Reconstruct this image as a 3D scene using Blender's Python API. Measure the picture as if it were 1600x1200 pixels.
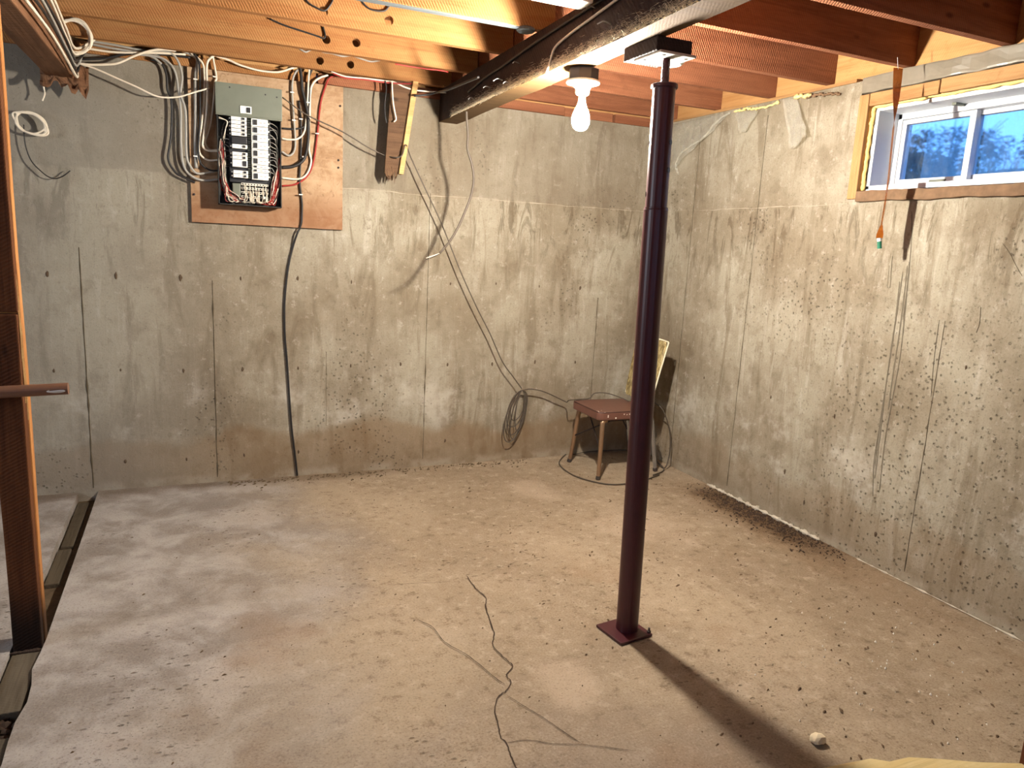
import bpy, bmesh, math, random
from mathutils import Vector, Matrix, noise
random.seed(7)
for o in list(bpy.data.objects): bpy.data.objects.remove(o)
SC = bpy.context.scene
COL = SC.collection

# ------------------------------------------------------------------ camera, sky, lights, exposure
cam = bpy.data.objects.new('camera', bpy.data.cameras.new('camera'))
cam.data.sensor_width = 36.0
cam.data.lens = 25.604
cam.data.clip_start = 0.02
cam.matrix_world = Matrix(((0.9172, 0.0291, -0.3974, -2.9474), (-0.3952, 0.1934, -0.8980, -4.3233), (0.0507, 0.9807, 0.1888, 1.4297), (0, 0, 0, 1)))
COL.objects.link(cam)
SC.camera = cam
SC.view_settings.view_transform = 'Standard'
SC.view_settings.look = 'None'
SC.view_settings.gamma = 1.0
SC.view_settings.use_curve_mapping = False
SC.view_settings.exposure = 0.16

BULB_POWER = 3500.0
BULB_COL = (1.0, 0.92, 0.80)

world = bpy.data.worlds.new('sky'); SC.world = world
world.use_nodes = True
wn = world.node_tree; wn.nodes.clear()
w_out = wn.nodes.new('ShaderNodeOutputWorld'); w_bg = wn.nodes.new('ShaderNodeBackground')
w_tc = wn.nodes.new('ShaderNodeTexCoord'); w_sep = wn.nodes.new('ShaderNodeSeparateXYZ'); w_rmp = wn.nodes.new('ShaderNodeValToRGB')
wn.links.new(w_tc.outputs['Generated'], w_sep.inputs[0]); wn.links.new(w_sep.outputs['Z'], w_rmp.inputs[0])
wn.links.new(w_rmp.outputs[0], w_bg.inputs[0]); wn.links.new(w_bg.outputs[0], w_out.inputs[0])
w_rmp.color_ramp.elements[0].position = 0.0; w_rmp.color_ramp.elements[0].color = (0.16, 0.38, 0.85, 1)
w_rmp.color_ramp.elements[1].position = 0.45; w_rmp.color_ramp.elements[1].color = (0.05, 0.30, 0.95, 1)
w_bg.inputs[1].default_value = 2.9

def area(name, loc, target, sx, sy, power, col):
    l = bpy.data.lights.new(name, 'AREA'); l.shape = 'RECTANGLE'; l.size = sx; l.size_y = sy
    l.energy = power; l.color = col
    o = bpy.data.objects.new(name, l); COL.objects.link(o)
    o.location = loc
    o.rotation_euler = (Vector(target) - Vector(loc)).to_track_quat('-Z', 'Y').to_euler()
    return o
area('fill_far_left', (-7.32, -2.6, 1.85), (-3.0, -1.6, 0.6), 1.3, 0.5, 70.0, (0.88, 0.94, 1.0))  # cool fill added from the left, at an unseen window opening
area('fill_rear', (-2.6, -8.32, 1.85), (-2.2, -1.0, 1.1), 2.4, 0.6, 9.0, (1.0, 0.96, 0.92))  # weak fill added behind the camera; the opening there is made up

# ------------------------------------------------------------------ mesh helpers
def tagit(o, label=None, cat=None, group=None, kind=None):
    if label: o['label'] = label
    if cat: o['category'] = cat
    if group: o['group'] = group
    if kind: o['kind'] = kind
    return o

def wloc(o):
    v = Vector((0, 0, 0))
    while o is not None:
        v += o.location; o = o.parent
    return v

def obj(name, bm, mat, parent=None, label=None, cat=None, group=None, kind=None, smooth=False, local=False, origin=None):
    """link a bmesh as ONE mesh object; coordinates are world coordinates unless local"""
    if not local:
        if origin is None:
            xs = [v.co.x for v in bm.verts]; ys = [v.co.y for v in bm.verts]; zs = [v.co.z for v in bm.verts]
            origin = Vector(((min(xs)+max(xs))/2, (min(ys)+max(ys))/2, min(zs)))
        else: origin = Vector(origin)
        for v in bm.verts: v.co -= origin
    else: origin = Vector((0, 0, 0))
    bmesh.ops.recalc_face_normals(bm, faces=bm.faces)
    me = bpy.data.meshes.new(name); bm.to_mesh(me); bm.free()
    if smooth:
        for p in me.polygons: p.use_smooth = True
    mats = mat if isinstance(mat, (list, tuple)) else [mat]
    for m in mats: me.materials.append(m)
    o = bpy.data.objects.new(name, me); COL.objects.link(o)
    if parent is not None:
        o.parent = parent
        o.location = (origin - wloc(parent)) if not local else Vector((0, 0, 0))
    else: o.location = origin
    return tagit(o, label, cat, group, kind)

def empty(name, loc, label=None, cat=None, group=None, kind=None):
    o = bpy.data.objects.new(name, None); COL.objects.link(o); o.location = loc; o.empty_display_size = .05
    return tagit(o, label, cat, group, kind)

def add_box(bm, lo, hi, bev=0.0, mi=0):
    lo, hi = Vector(lo), Vector(hi)
    r = bmesh.ops.create_cube(bm, size=1.0)
    vs = r['verts']
    for v in vs:
        v.co = Vector(((lo.x+hi.x)/2 + v.co.x*(hi.x-lo.x), (lo.y+hi.y)/2 + v.co.y*(hi.y-lo.y), (lo.z+hi.z)/2 + v.co.z*(hi.z-lo.z)))
    if bev > 0:
        es = list({e for v in vs for e in v.link_edges})
        r2 = bmesh.ops.bevel(bm, geom=es, offset=bev, segments=2, profile=.6, affect='EDGES', clamp_overlap=True)
        vs = list({v for f in r2['faces'] for v in f.verts} | {v for v in vs if v.is_valid})
    if mi:
        for f in {f for v in vs if v.is_valid for f in v.link_faces}: f.material_index = mi
    return [v for v in vs if v.is_valid]

def box(lo, hi, bev=0.0):
    bm = bmesh.new(); add_box(bm, lo, hi, bev); return bm

def spline(pts, k=8):
    P = [Vector(p) for p in pts]
    if len(P) < 3: return P
    Q = [P[0]*2-P[1]] + P + [P[-1]*2-P[-2]]
    out = []
    for i in range(1, len(Q)-2):
        a, b, c, d = Q[i-1], Q[i], Q[i+1], Q[i+2]
        for s in range(k):
            t = s/k
            out.append(.5*((2*b) + (c-a)*t + (2*a-5*b+4*c-d)*t*t + (3*b-a-3*c+d)*t**3))
    out.append(P[-1]); return out

def add_tube(bm, pts, r, n=7, caps=True, closed=False):
    """r: a number or one radius per point"""
    P = [Vector(p) for p in pts]; m = len(P)
    rs = r if isinstance(r, (list, tuple)) else [r]*m
    rings = []; N = None
    for i in range(m):
        if closed: T = P[(i+1) % m]-P[i-1]
        else: T = P[min(i+1, m-1)]-P[max(i-1, 0)]
        if T.length < 1e-9: T = Vector((0, 0, 1))
        T.normalize()
        if N is None: N = T.orthogonal().normalized()
        else:
            N = N-T*N.dot(T)
            N = N.normalized() if N.length > 1e-6 else T.orthogonal().normalized()
        B = T.cross(N)
        rings.append([bm.verts.new(P[i]+(N*math.cos(2*math.pi*j/n)+B*math.sin(2*math.pi*j/n))*rs[i]) for j in range(n)])
    for i in range(m if closed else m-1):
        a, b = rings[i], rings[(i+1) % m]
        for j in range(n): bm.faces.new((a[j], a[(j+1) % n], b[(j+1) % n], b[j]))
    if caps and not closed:
        bm.faces.new(rings[0][::-1]); bm.faces.new(rings[-1])
    return rings

def tube(pts, r, n=7, k=8, sm=True):
    bm = bmesh.new(); add_tube(bm, spline(pts, k) if sm else pts, r, n); return bm

def add_lathe(bm, prof, c, n=24, axis='Z'):
    c = Vector(c); rings = []
    def pt(r, h, a):
        x, y = r*math.cos(a), r*math.sin(a)
        if axis == 'Z': return c+Vector((x, y, h))
        if axis == 'Y': return c+Vector((x, h, y))
        return c+Vector((h, x, y))
    for r, h in prof:
        if r < 1e-6: rings.append([bm.verts.new(pt(0, h, 0))])
        else: rings.append([bm.verts.new(pt(r, h, 2*math.pi*j/n)) for j in range(n)])
    for a, b in zip(rings, rings[1:]):
        for j in range(n):
            k = (j+1) % n
            if len(a) == 1 and len(b) == 1: continue
            if len(a) == 1: bm.faces.new((a[0], b[j], b[k]))
            elif len(b) == 1: bm.faces.new((a[j], b[0], a[k]))
            else: bm.faces.new((a[j], b[j], b[k], a[k]))
    if len(rings[0]) > 1: bm.faces.new(rings[0])
    if len(rings[-1]) > 1: bm.faces.new(rings[-1][::-1])

def lathe(prof, c, n=24, axis='Z'):
    bm = bmesh.new(); add_lathe(bm, prof, c, n, axis); return bm

def lumber(name, lo, hi, mat, parent=None, axis='X', rough=.0015, bev=.003, seed=0, **kw):
    """a sawn board between two corners; built along local X so the grain follows its length"""
    lo, hi = Vector(lo), Vector(hi); d = hi-lo
    ax = {'X': 0, 'Y': 1, 'Z': 2}[axis]
    oth = [i for i in range(3) if i != ax]
    L, w, h = d[ax], d[oth[0]], d[oth[1]]
    if axis == 'Z': w, h = h, w
    bm = box((0, -w/2, -h/2), (L, w/2, h/2), bev)
    ns = max(2, min(24, int(L/.18)))
    for i in range(1, ns):
        bmesh.ops.bisect_plane(bm, geom=bm.verts[:]+bm.edges[:]+bm.faces[:], plane_co=(L*i/ns, 0, 0), plane_no=(1, 0, 0))
    for v in bm.verts:
        p = Vector((v.co.x*2.3+seed*5.1, v.co.y*9, v.co.z*9+seed))
        nv = noise.noise_vector(p)
        v.co.y += nv.y*rough; v.co.z += nv.z*rough
    c = (lo+hi)/2
    bmesh.ops.recalc_face_normals(bm, faces=bm.faces)
    me = bpy.data.meshes.new(name); bm.to_mesh(me); bm.free(); me.materials.append(mat)
    o = bpy.data.objects.new(name, me); COL.objects.link(o)
    p = Vector(c); p[ax] = lo[ax]
    if axis == 'Y': o.rotation_euler = (0, 0, math.pi/2)
    if axis == 'Z': o.rotation_euler = (0, -math.pi/2, 0)
    if parent is not None: o.parent = parent; o.location = p-wloc(parent)
    else: o.location = p
    return tagit(o, kw.get('label'), kw.get('cat'), kw.get('group'), kw.get('kind'))

# ------------------------------------------------------------------ material helpers
class NT:
    def __init__(s, name):
        s.m = bpy.data.materials.new(name); s.m.use_nodes = True
        s.t = s.m.node_tree; s.t.nodes.clear()
        s.out = s.n('ShaderNodeOutputMaterial')
        s.p = s.n('ShaderNodeBsdfPrincipled'); s.l(s.p.outputs[0], s.out.inputs[0])
    def n(s, ty, **kw):
        nd = s.t.nodes.new(ty)
        for k, v in kw.items(): setattr(nd, k, v)
        return nd
    def l(s, a, b): s.t.links.new(a, b)
    def inp(s, sock, v):
        if hasattr(v, 'is_linked') or hasattr(v, 'links'): s.l(v, sock)
        else: sock.default_value = v
    def math(s, op, a, b=0.0, c=0.0, clamp=False):
        nd = s.n('ShaderNodeMath', operation=op, use_clamp=clamp)
        s.inp(nd.inputs[0], a); s.inp(nd.inputs[1], b)
        if op in ('SMOOTHSTEP', 'MULTIPLY_ADD'): s.inp(nd.inputs[2], c)
        return nd.outputs[0]
    def step(s, v, lo, hi):
        nd = s.n('ShaderNodeMapRange', interpolation_type='SMOOTHSTEP')
        s.inp(nd.inputs[0], v); nd.inputs[1].default_value = lo; nd.inputs[2].default_value = hi
        return nd.outputs[0]
    def mix(s, f, a, b, mode='MIX'):
        nd = s.n('ShaderNodeMix', data_type='RGBA', blend_type=mode)
        s.inp(nd.inputs[0], f); s.inp(nd.inputs[6], rgba(a)); s.inp(nd.inputs[7], rgba(b))
        return nd.outputs[2]
    def noise(s, vec, scale, detail=4, rough=.55, sc=(1, 1, 1), dist=0):
        mp = s.n('ShaderNodeMapping'); s.l(vec, mp.inputs[0]); mp.inputs[3].default_value = sc
        nd = s.n('ShaderNodeTexNoise'); s.l(mp.outputs[0], nd.inputs[0])
        nd.inputs['Scale'].default_value = scale; nd.inputs['Detail'].default_value = detail
        nd.inputs['Roughness'].default_value = rough; nd.inputs['Distortion'].default_value = dist
        return nd.outputs[0]
    def voro(s, vec, scale, sc=(1, 1, 1), rnd=1):
        mp = s.n('ShaderNodeMapping'); s.l(vec, mp.inputs[0]); mp.inputs[3].default_value = sc
        nd = s.n('ShaderNodeTexVoronoi'); s.l(mp.outputs[0], nd.inputs[0]); nd.inputs['Scale'].default_value = scale
        return nd
    def pos(s): return s.n('ShaderNodeNewGeometry').outputs['Position']
    def oco(s): return s.n('ShaderNodeTexCoord').outputs['Object']
    def rnd(s): return s.n('ShaderNodeObjectInfo').outputs['Random']
    def bump(s, h, strength=.3, dist=.01):
        b = s.n('ShaderNodeBump'); b.inputs['Strength'].default_value = strength; b.inputs['Distance'].default_value = dist
        s.l(h, b.inputs['Height']); s.l(b.outputs[0], s.p.inputs['Normal'])
    def done(s, col, rough=.8, metal=0.0, spec=.3):
        s.inp(s.p.inputs['Base Color'], rgba(col)); s.inp(s.p.inputs['Roughness'], rough)
        s.p.inputs['Metallic'].default_value = metal; s.p.inputs['Specular IOR Level'].default_value = spec
        return s.m

def lin(c): return c/12.92 if c <= .04045 else ((c+.055)/1.055)**2.4
def S(r, g, b): return (lin(r/255), lin(g/255), lin(b/255))      # sRGB 0-255 -> linear
def rgba(c):
    if isinstance(c, tuple) and len(c) == 3: return (*c, 1.0)
    return c

def plain(name, col, rough=.6, metal=0, spec=.4, var=.12, sc=30):
    k = NT(name); f = k.noise(k.oco(), sc, 3)
    c = k.mix(f, tuple(x*(1-var) for x in col), tuple(min(1, x*(1+var)) for x in col))
    k.bump(f, .08, .002)
    return k.done(c, rough, metal, spec)

def wood(name, light, dark, rough=.75, grain=1.0, saw=0.25, knots=True, tone=.72, foot=False):
    k = NT(name); o = k.oco(); r = k.rnd()
    off = k.n('ShaderNodeVectorMath', operation='ADD'); k.l(o, off.inputs[0])
    cx = k.n('ShaderNodeCombineXYZ'); k.l(k.math('MULTIPLY', r, 37.0), cx.inputs[0]); k.l(k.math('MULTIPLY', r, 11.0), cx.inputs[1]); k.l(cx.outputs[0], off.inputs[1])
    v = off.outputs[0]
    g1 = k.noise(v, 7*grain, 6, .7, (.30, 3.0, 3.0), .5)
    g2 = k.noise(v, 40*grain, 3, .6, (.08, 2.5, 2.5))
    big = k.noise(v, 2.2, 3, .5, (.7, 1.5, 1.5))
    c = k.mix(k.math('MULTIPLY', k.step(g1, .36, .70), .75), light, dark)
    blot = k.noise(v, 13, 5, .7); c = k.mix(k.math('MULTIPLY', k.step(blot, .55, .72), .4), c, tuple(x*.8 for x in dark))
    c = k.mix(k.math('MULTIPLY', k.step(g2, .5, .75), .45), c, tuple(x*.6 for x in dark))
    c = k.mix(k.math('MULTIPLY', k.step(big, .55, .75), .35), c, tuple(x*1.25 for x in light))
    mp = k.n('ShaderNodeMapping'); k.l(v, mp.inputs[0]); mp.inputs[2].default_value = (0, .5, .5)
    sw = k.n('ShaderNodeTexWave'); k.l(mp.outputs[0], sw.inputs[0]); sw.inputs['Scale'].default_value = 34; sw.inputs['Distortion'].default_value = 2.5; sw.inputs['Detail'].default_value = 2
    h = k.math('ADD', k.math('MULTIPLY', sw.outputs[1], saw), k.math('MULTIPLY', g2, .6))
    c = k.mix(k.math('MULTIPLY', k.step(sw.outputs[1], .6, .95), saw*.5), c, tuple(x*.72 for x in dark))
    if knots:
        vo = k.voro(v, 3.1, (1, 2.4, 2.4)); c = k.mix(k.math('MULTIPLY', k.step(vo.outputs[0], .10, .03), .8), c, tuple(x*.35 for x in dark))
    c = k.mix(k.math('MULTIPLY_ADD', r, .25, 0.0), c, tuple(x*.7 for x in dark))
    k.bump(h, .5, .004)
    if foot:
        sp = k.n('ShaderNodeSeparateXYZ'); k.l(k.pos(), sp.inputs[0]); ft = k.step(k.math('ADD', sp.outputs[2], k.math('MULTIPLY', g1, .3)), .42, .22)
        c = k.mix(k.math('MULTIPLY', ft, .9), c, S(30, 22, 18))
    c = k.mix(1.0, c, (tone, tone, tone), 'MULTIPLY')
    return k.done(c, rough, 0, .2)

# ---- concrete of the walls
def concrete_wall():
    k = NT('concrete_wall'); p = k.pos()
    sep = k.n('ShaderNodeSeparateXYZ'); k.l(p, sep.inputs[0]); X, Y, Z = sep.outputs
    big = k.noise(p, 1.6, 5, .6); mid = k.noise(p, 6, 5, .6); fine = k.noise(p, 45, 4, .7)
    st = k.noise(p, 5, 5, .62, (1.6, 1.6, .30), .8)          # vertical runs
    st2 = k.noise(p, 16, 4, .65, (1.5, 1.5, .16), .6)
    st3 = k.noise(p, 60, 3, .6, (1.2, 1.2, .05))
    gr = k.noise(p, 18, 6, .75); gr2 = k.noise(p, 110, 3, .7)
    c = k.mix(k.step(big, .34, .66), S(150, 138, 119), S(184, 177, 160))
    c = k.mix(k.math('MULTIPLY', k.step(st, .50, .66), .6), c, S(128, 114, 94))
    c = k.mix(k.math('MULTIPLY', k.math('MULTIPLY', k.step(st2, .52, .70), k.step(big, .42, .6)), .5), c, S(208, 201, 188))
    c = k.mix(k.math('MULTIPLY', k.step(st3, .55, .72), .14), c, S(205, 197, 183))
    c = k.mix(k.math('MULTIPLY', k.step(mid, .52, .68), .5), c, S(132, 119, 100))
    c = k.mix(k.math('MULTIPLY', k.step(gr, .54, .70), .50), c, S(214, 208, 196))
    c = k.mix(k.math('MULTIPLY', k.step(gr, .46, .32), .45), c, S(118, 105, 87))
    c = k.mix(k.math('MULTIPLY', k.step(gr2, .5, .7), .30), c, S(112, 100, 84))
    # salt bloom over the damp band, damp band, paler first pour
    lowm = k.math('ADD', Z, k.math('MULTIPLY', k.math('SUBTRACT', k.noise(p, 2.4, 4, .5), .5), .34))
    bloom = k.math('MULTIPLY', k.step(lowm, .26, .34), k.step(lowm, .75, .42))
    c = k.mix(k.math('MULTIPLY', k.math('MULTIPLY', bloom, k.step(k.noise(p, 3.5, 5, .7), .48, .68)), .75), c, S(214, 208, 196))
    damp = k.step(lowm, .31, .23)
    c = k.mix(k.math('MULTIPLY', damp, k.math('MULTIPLY_ADD', k.step(Y, -.5, -.1), .25, .33)), c, S(146, 120, 90))
    foot = k.math('MULTIPLY', k.step(k.math('ADD', Z, k.math('MULTIPLY', mid, .06)), .10, .05), k.step(mid, .4, .6))
    c = k.mix(k.math('MULTIPLY', foot, .6), c, S(196, 186, 168))
    # upper pour above the cold joint: greyer and darker
    up = k.step(k.math('ADD', Z, k.math('MULTIPLY', k.math('SUBTRACT', mid, .5), .04)), 1.688, 1.705)
    c = k.mix(k.math('MULTIPLY', up, k.math('MULTIPLY', k.step(X, -.05, -.4), .42)), c, S(128, 117, 103))
    # dark runs hanging from the cold joint
    run = k.noise(p, 11, 5, .7, (1, 1, .22), 1.2)
    band = k.math('MULTIPLY', k.step(Z, 1.1, 1.6), k.step(Z, 1.71, 1.68))
    c = k.mix(k.math('MULTIPLY', k.math('MULTIPLY', k.step(run, .53, .62), band), .62), c, S(108, 95, 76))
    # left end of the back wall: its cooler light put into the colour
    lw = k.step(k.math('ADD', X, k.math('MULTIPLY', big, .7)), -2.3, -3.2)
    c = k.mix(k.math('MULTIPLY', lw, .4), c, S(165, 165, 160))
    # air pockets
    gate = k.math('MAXIMUM', k.step(k.noise(p, 1.3, 3, .5), .50, .66), k.math('MULTIPLY', k.step(Y, -1.2, -1.9), k.step(Z, 1.6, .9)))
    v = k.voro(p, 40); pit = k.math('MULTIPLY', k.step(v.outputs[0], .30, .16), k.math('MULTIPLY', gate, k.step(gr2, .42, .55)))
    v2 = k.voro(p, 95); pit2 = k.math('MULTIPLY', k.step(v2.outputs[0], .24, .12), k.step(fine, .45, .6))
    pits = k.math('MAXIMUM', pit, k.math('MULTIPLY', pit2, .55))
    c = k.mix(k.math('MULTIPLY', pits, .65), c, S(74, 64, 52))
    h = k.math('SUBTRACT', k.math('ADD', k.math('MULTIPLY', fine, .5), k.math('ADD', k.math('MULTIPLY', gr, .6), k.math('MULTIPLY', st2, .3))), k.math('MULTIPLY', pits, .8))
    k.bump(h, .7, .008)
    c = k.mix(1.0, c, (.69, .67, .64), 'MULTIPLY')
    return k.done(c, .92, 0, .12)

def concrete_floor():
    k = NT('concrete_floor'); p = k.pos()
    sep = k.n('ShaderNodeSeparateXYZ'); k.l(p, sep.inputs[0]); X, Y, Z = sep.outputs
    big = k.noise(p, 1.1, 5, .58, dist=.5); mid = k.noise(p, 4.2, 5, .62, dist=.3); fine = k.noise(p, 38, 5, .7)
    gr = k.noise(p, 16, 6, .75)
    c = k.mix(k.step(big, .34, .66), S(170, 156, 135), S(194, 180, 158))
    c = k.mix(k.math('MULTIPLY', k.step(gr, .53, .66), .62), c, S(216, 203, 184))
    c = k.mix(k.math('MULTIPLY', k.step(gr, .47, .34), .62), c, S(128, 110, 90))
    c = k.mix(k.math('MULTIPLY', k.step(mid, .55, .75), .38), c, S(154, 134, 111))
    c = k.mix(k.math('MULTIPLY', k.step(mid, .45, .28), .45), c, S(208, 195, 177))
    # greyer towards the old partition and the camera
    xw = k.math('ADD', X, k.math('MULTIPLY', k.math('SUBTRACT', big, .5), 1.6))
    grey = k.step(xw, -2.05, -3.1)
    c = k.mix(k.math('MULTIPLY', grey, .78), c, k.mix(k.step(mid, .35, .65), S(158, 156, 156), S(216, 217, 219)))
    near = k.math('MULTIPLY', k.step(k.math('ADD', Y, k.math('MULTIPLY', k.math('SUBTRACT', big, .5), 1.3)), -2.2, -3.0), k.step(xw, -1.0, -2.0))
    c = k.mix(k.math('MULTIPLY', near, .6), c, S(164, 152, 141))
    rust = k.math('MULTIPLY', k.step(k.noise(p, 1.9, 4, .5), .56, .68), k.step(Y, -1.3, -1.9))
    c = k.mix(k.math('MULTIPLY', rust, .30), c, S(150, 112, 74))
    # pale worn spot in the middle
    def spot(cx, cy, r):
        dx = k.math('SUBTRACT', X, cx); dy = k.math('SUBTRACT', Y, cy)
        d = k.math('SQRT', k.math('ADD', k.math('MULTIPLY', dx, dx), k.math('MULTIPLY', k.math('MULTIPLY', dy, dy), .6)))
        return k.step(k.math('ADD', d, k.math('MULTIPLY', k.math('SUBTRACT', mid, .5), r*1.6)), r, r*.25)
    for cx, cy, r in ((-1.12, -.62, .22), (-1.85, -2.4, .14), (-.78, -1.25, .3)):
        c = k.mix(k.math('MULTIPLY', spot(cx, cy, r), .55), c, S(214, 198, 178))
    # earth lying along the foot of the right wall, lime bloom beside it
    wx = k.math('ADD', X, k.math('MULTIPLY', k.math('SUBTRACT', k.noise(p, 9, 5, .7), .5), .26))
    yb = k.math('MULTIPLY', k.step(Y, -.62, -.95), k.step(Y, -2.9, -1.7))
    dirt = k.math('MULTIPLY', k.step(wx, -.27, -.13), k.math('MULTIPLY', k.step(Y, -.72, -.98), k.step(Y, -2.1, -1.6)))
    c = k.mix(k.math('MULTIPLY', k.math('MULTIPLY', k.step(wx, -.36, -.2), yb), .45), c, S(140, 112, 82))
    c = k.mix(k.math('MULTIPLY', dirt, .85), c, k.mix(k.step(fine, .4, .6), S(58, 45, 32), S(112, 90, 66)))
    # damp dark foot of the back wall
    wy = k.math('ADD', Y, k.math('MULTIPLY', k.math('SUBTRACT', k.noise(p, 8, 5, .7), .5), .2))
    c = k.mix(k.math('MULTIPLY', k.math('MULTIPLY', k.step(wy, -.16, -.03), k.step(X, -1.6, -2.0)), .6), c, S(116, 98, 78))
    v = k.voro(p, 20, (1, 1.9, 1)); gate = k.step(k.noise(p, 1.7, 3), .46, .62)
    pit = k.math('MULTIPLY', k.step(v.outputs[0], .24, .12), k.math('MULTIPLY', gate, k.step(fine, .40, .55)))
    v2 = k.voro(p, 70, (1, 1.7, 1)); pit = k.math('MAXIMUM', pit, k.math('MULTIPLY', k.math('MULTIPLY', k.step(v2.outputs[0], .2, .1), gate), .6))
    c = k.mix(k.math('MULTIPLY', pit, .6), c, S(92, 72, 54))
    sp_ = k.noise(p, 130, 3, .7); c = k.mix(k.math('MULTIPLY', k.step(sp_, .52, .68), .40), c, S(120, 101, 82))
    c = k.mix(k.math('MULTIPLY', k.step(sp_, .46, .32), .30), c, S(222, 210, 194))
    h = k.math('SUBTRACT', k.math('ADD', k.math('MULTIPLY', fine, .4), k.math('MULTIPLY', mid, .5)), k.math('MULTIPLY', pit, .7))
    k.bump(h, .8, .008)
    c = k.mix(1.0, c, (.66, .61, .565), 'MULTIPLY')
    return k.done(c, .95, 0, .06)

M = {}
M['wall'] = concrete_wall()
M['floor'] = concrete_floor()
M['joist'] = wood('joist_wood', S(214, 156, 98), S(186, 120, 66), saw=.6, tone=.56)
M['joist_red'] = wood('joist_wood_reddish', S(180, 118, 84), S(140, 82, 54), saw=.55, tone=.64)  # same wood as the left joists, backlit look put into the colour
M['rim'] = wood('rim_wood', S(226, 176, 116), S(196, 138, 82), saw=.2)
M['buck'] = wood('window_buck_wood', S(206, 160, 108), S(150, 104, 62), saw=.1)
M['stud'] = wood('stud_wood', S(224, 160, 98), S(186, 118, 62), saw=.2, foot=True)
M['stud_shaded'] = wood('shaded_stud_wood', S(158, 98, 56), S(108, 60, 34), saw=.35, foot=True, tone=.45)  # stud wood again, shade of the front boards put into the colour
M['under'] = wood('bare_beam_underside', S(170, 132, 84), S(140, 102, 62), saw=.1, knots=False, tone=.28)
M['studdark'] = wood('stained_stud_wood', S(122, 74, 44), S(74, 42, 26), saw=.3)
M['beam'] = wood('dark_beam_wood', S(72, 54, 48), S(44, 33, 32), saw=.4, knots=False)
M['beam2'] = wood('brown_beam_wood', S(150, 108, 78), S(104, 70, 48), saw=.3)
M['plate'] = wood('weathered_plate_wood', S(120, 108, 90), S(78, 68, 54), saw=.15, knots=False)
M['splint'] = wood('broken_board_wood', S(118, 88, 62), S(82, 56, 38), saw=.1)
M['raw'] = wood('raw_split_wood', S(232, 190, 130), S(205, 150, 92), saw=.05, knots=False)
def plywood():
    k = NT('plywood'); p = k.oco(); a = k.noise(p, 7, 6, .7, dist=.6); b = k.noise(p, 28, 5, .7, dist=1.5); g = k.noise(p, 22, 4, .6, (.25, 1, 2.2))
    sep = k.n('ShaderNodeSeparateXYZ'); k.l(p, sep.inputs[0])
    c = k.mix(k.step(a, .35, .65), S(176, 148, 118), S(146, 114, 84)); c = k.mix(k.math('MULTIPLY', k.step(b, .54, .68), .5), c, S(112, 84, 60))
    c = k.mix(k.math('MULTIPLY', k.step(g, .5, .7), .3), c, S(190, 160, 128))
    low = k.step(k.math('ADD', sep.outputs[2], k.math('MULTIPLY', a, .2)), .34, .16)
    c = k.mix(k.math('MULTIPLY', low, .6), c, S(128, 84, 56))
    k.bump(b, .3, .003); return k.done(c, .8, 0, .2)
M['ply'] = plywood()
M['pale'] = wood('pale_fresh_wood', S(246, 224, 168), S(232, 200, 134), saw=.05, knots=False)
M['sub'] = wood('subfloor_wood', S(150, 104, 66), S(110, 70, 42))
M['rot'] = plain('rotten_sill', S(112, 88, 66), .95, var=.5, sc=25)
M['earth'] = plain('damp_earth', S(92, 76, 56), .95, var=.55, sc=30)
M['soil'] = plain('crack_dirt', S(60, 45, 34), .95, var=.4, sc=50)
M['chip'] = plain('dark_chips', S(96, 76, 56), .9, var=.5, sc=8)
M['white_chip'] = plain('white_chips', S(226, 218, 204), .9, var=.15, sc=8)
M['lime'] = plain('lime_bloom', S(196, 186, 168), .95, var=.3, sc=30)
M['tie'] = plain('form_tie_rust', S(84, 68, 52), .9, var=.5, sc=60)
M['seam'] = plain('form_seam_concrete', S(84, 74, 58), .95, var=.25, sc=12)
M['ridge'] = plain('cold_joint_concrete', S(168, 156, 138), .95, var=.25, sc=12)
M['scrape'] = plain('scrape_grey', S(112, 103, 88), .95, var=.3, sc=20)
M['post'] = plain('maroon_paint', S(66, 20, 26), .38, 0, .5, .3, 18)
M['steel'] = plain('dark_steel', S(58, 48, 46), .5, .6, .5, .2)
M['galv'] = plain('galvanised_steel', S(196, 194, 188), .42, .6, .5, .12)
M['duct'] = plain('duct_steel', S(92, 100, 104), .55, .3, .5, .15, 14)
M['blk'] = plain('black_cable', S(34, 31, 30), .5, 0, .4)
M['wht'] = plain('white_cable', S(226, 214, 194), .55, 0, .4, .08)
M['gry'] = plain('grey_cable', S(158, 154, 146), .5, 0, .4, .12)
M['brn'] = plain('brown_cord', S(78, 68, 57), .55, 0, .4)
M['red'] = plain('red_cable', S(150, 38, 30), .5, 0, .4)
M['panelgrey'] = plain('panel_enamel', S(106, 110, 97), .45, .1, .4, .24, 9)
M['panelin'] = plain('panel_inside', S(42, 42, 40), .6, .1)
M['brk'] = plain('breaker_white', S(236, 234, 226), .45, 0, .4, .03)
M['bblk'] = plain('breaker_black', S(26, 26, 28), .4, 0, .5)
M['bar'] = plain('terminal_bar', S(214, 210, 196), .4, .3)
M['vinyl'] = plain('white_vinyl', S(208, 211, 214), .4, 0, .5, .03)
M['porc'] = plain('white_porcelain', S(240, 236, 226), .3, 0, .5, .03)
M['boxsteel'] = plain('octagon_box_steel', S(52, 46, 46), .5, .5)
M['foam'] = plain('spray_foam', S(232, 200, 120), .9, var=.2, sc=40)
M['insul'] = plain('yellow_insulation', S(224, 204, 138), .95, var=.3, sc=60)
M['seat'] = plain('brown_vinyl', S(104, 70, 58), .42, 0, .4, .2, 20)
M['piping'] = plain('dark_piping', S(58, 34, 30), .5)
M['bronze'] = plain('bronze_tube', S(150, 120, 92), .35, .65, .5, .15)
M['chrome'] = plain('worn_chrome', S(190, 192, 196), .25, .9)
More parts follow.
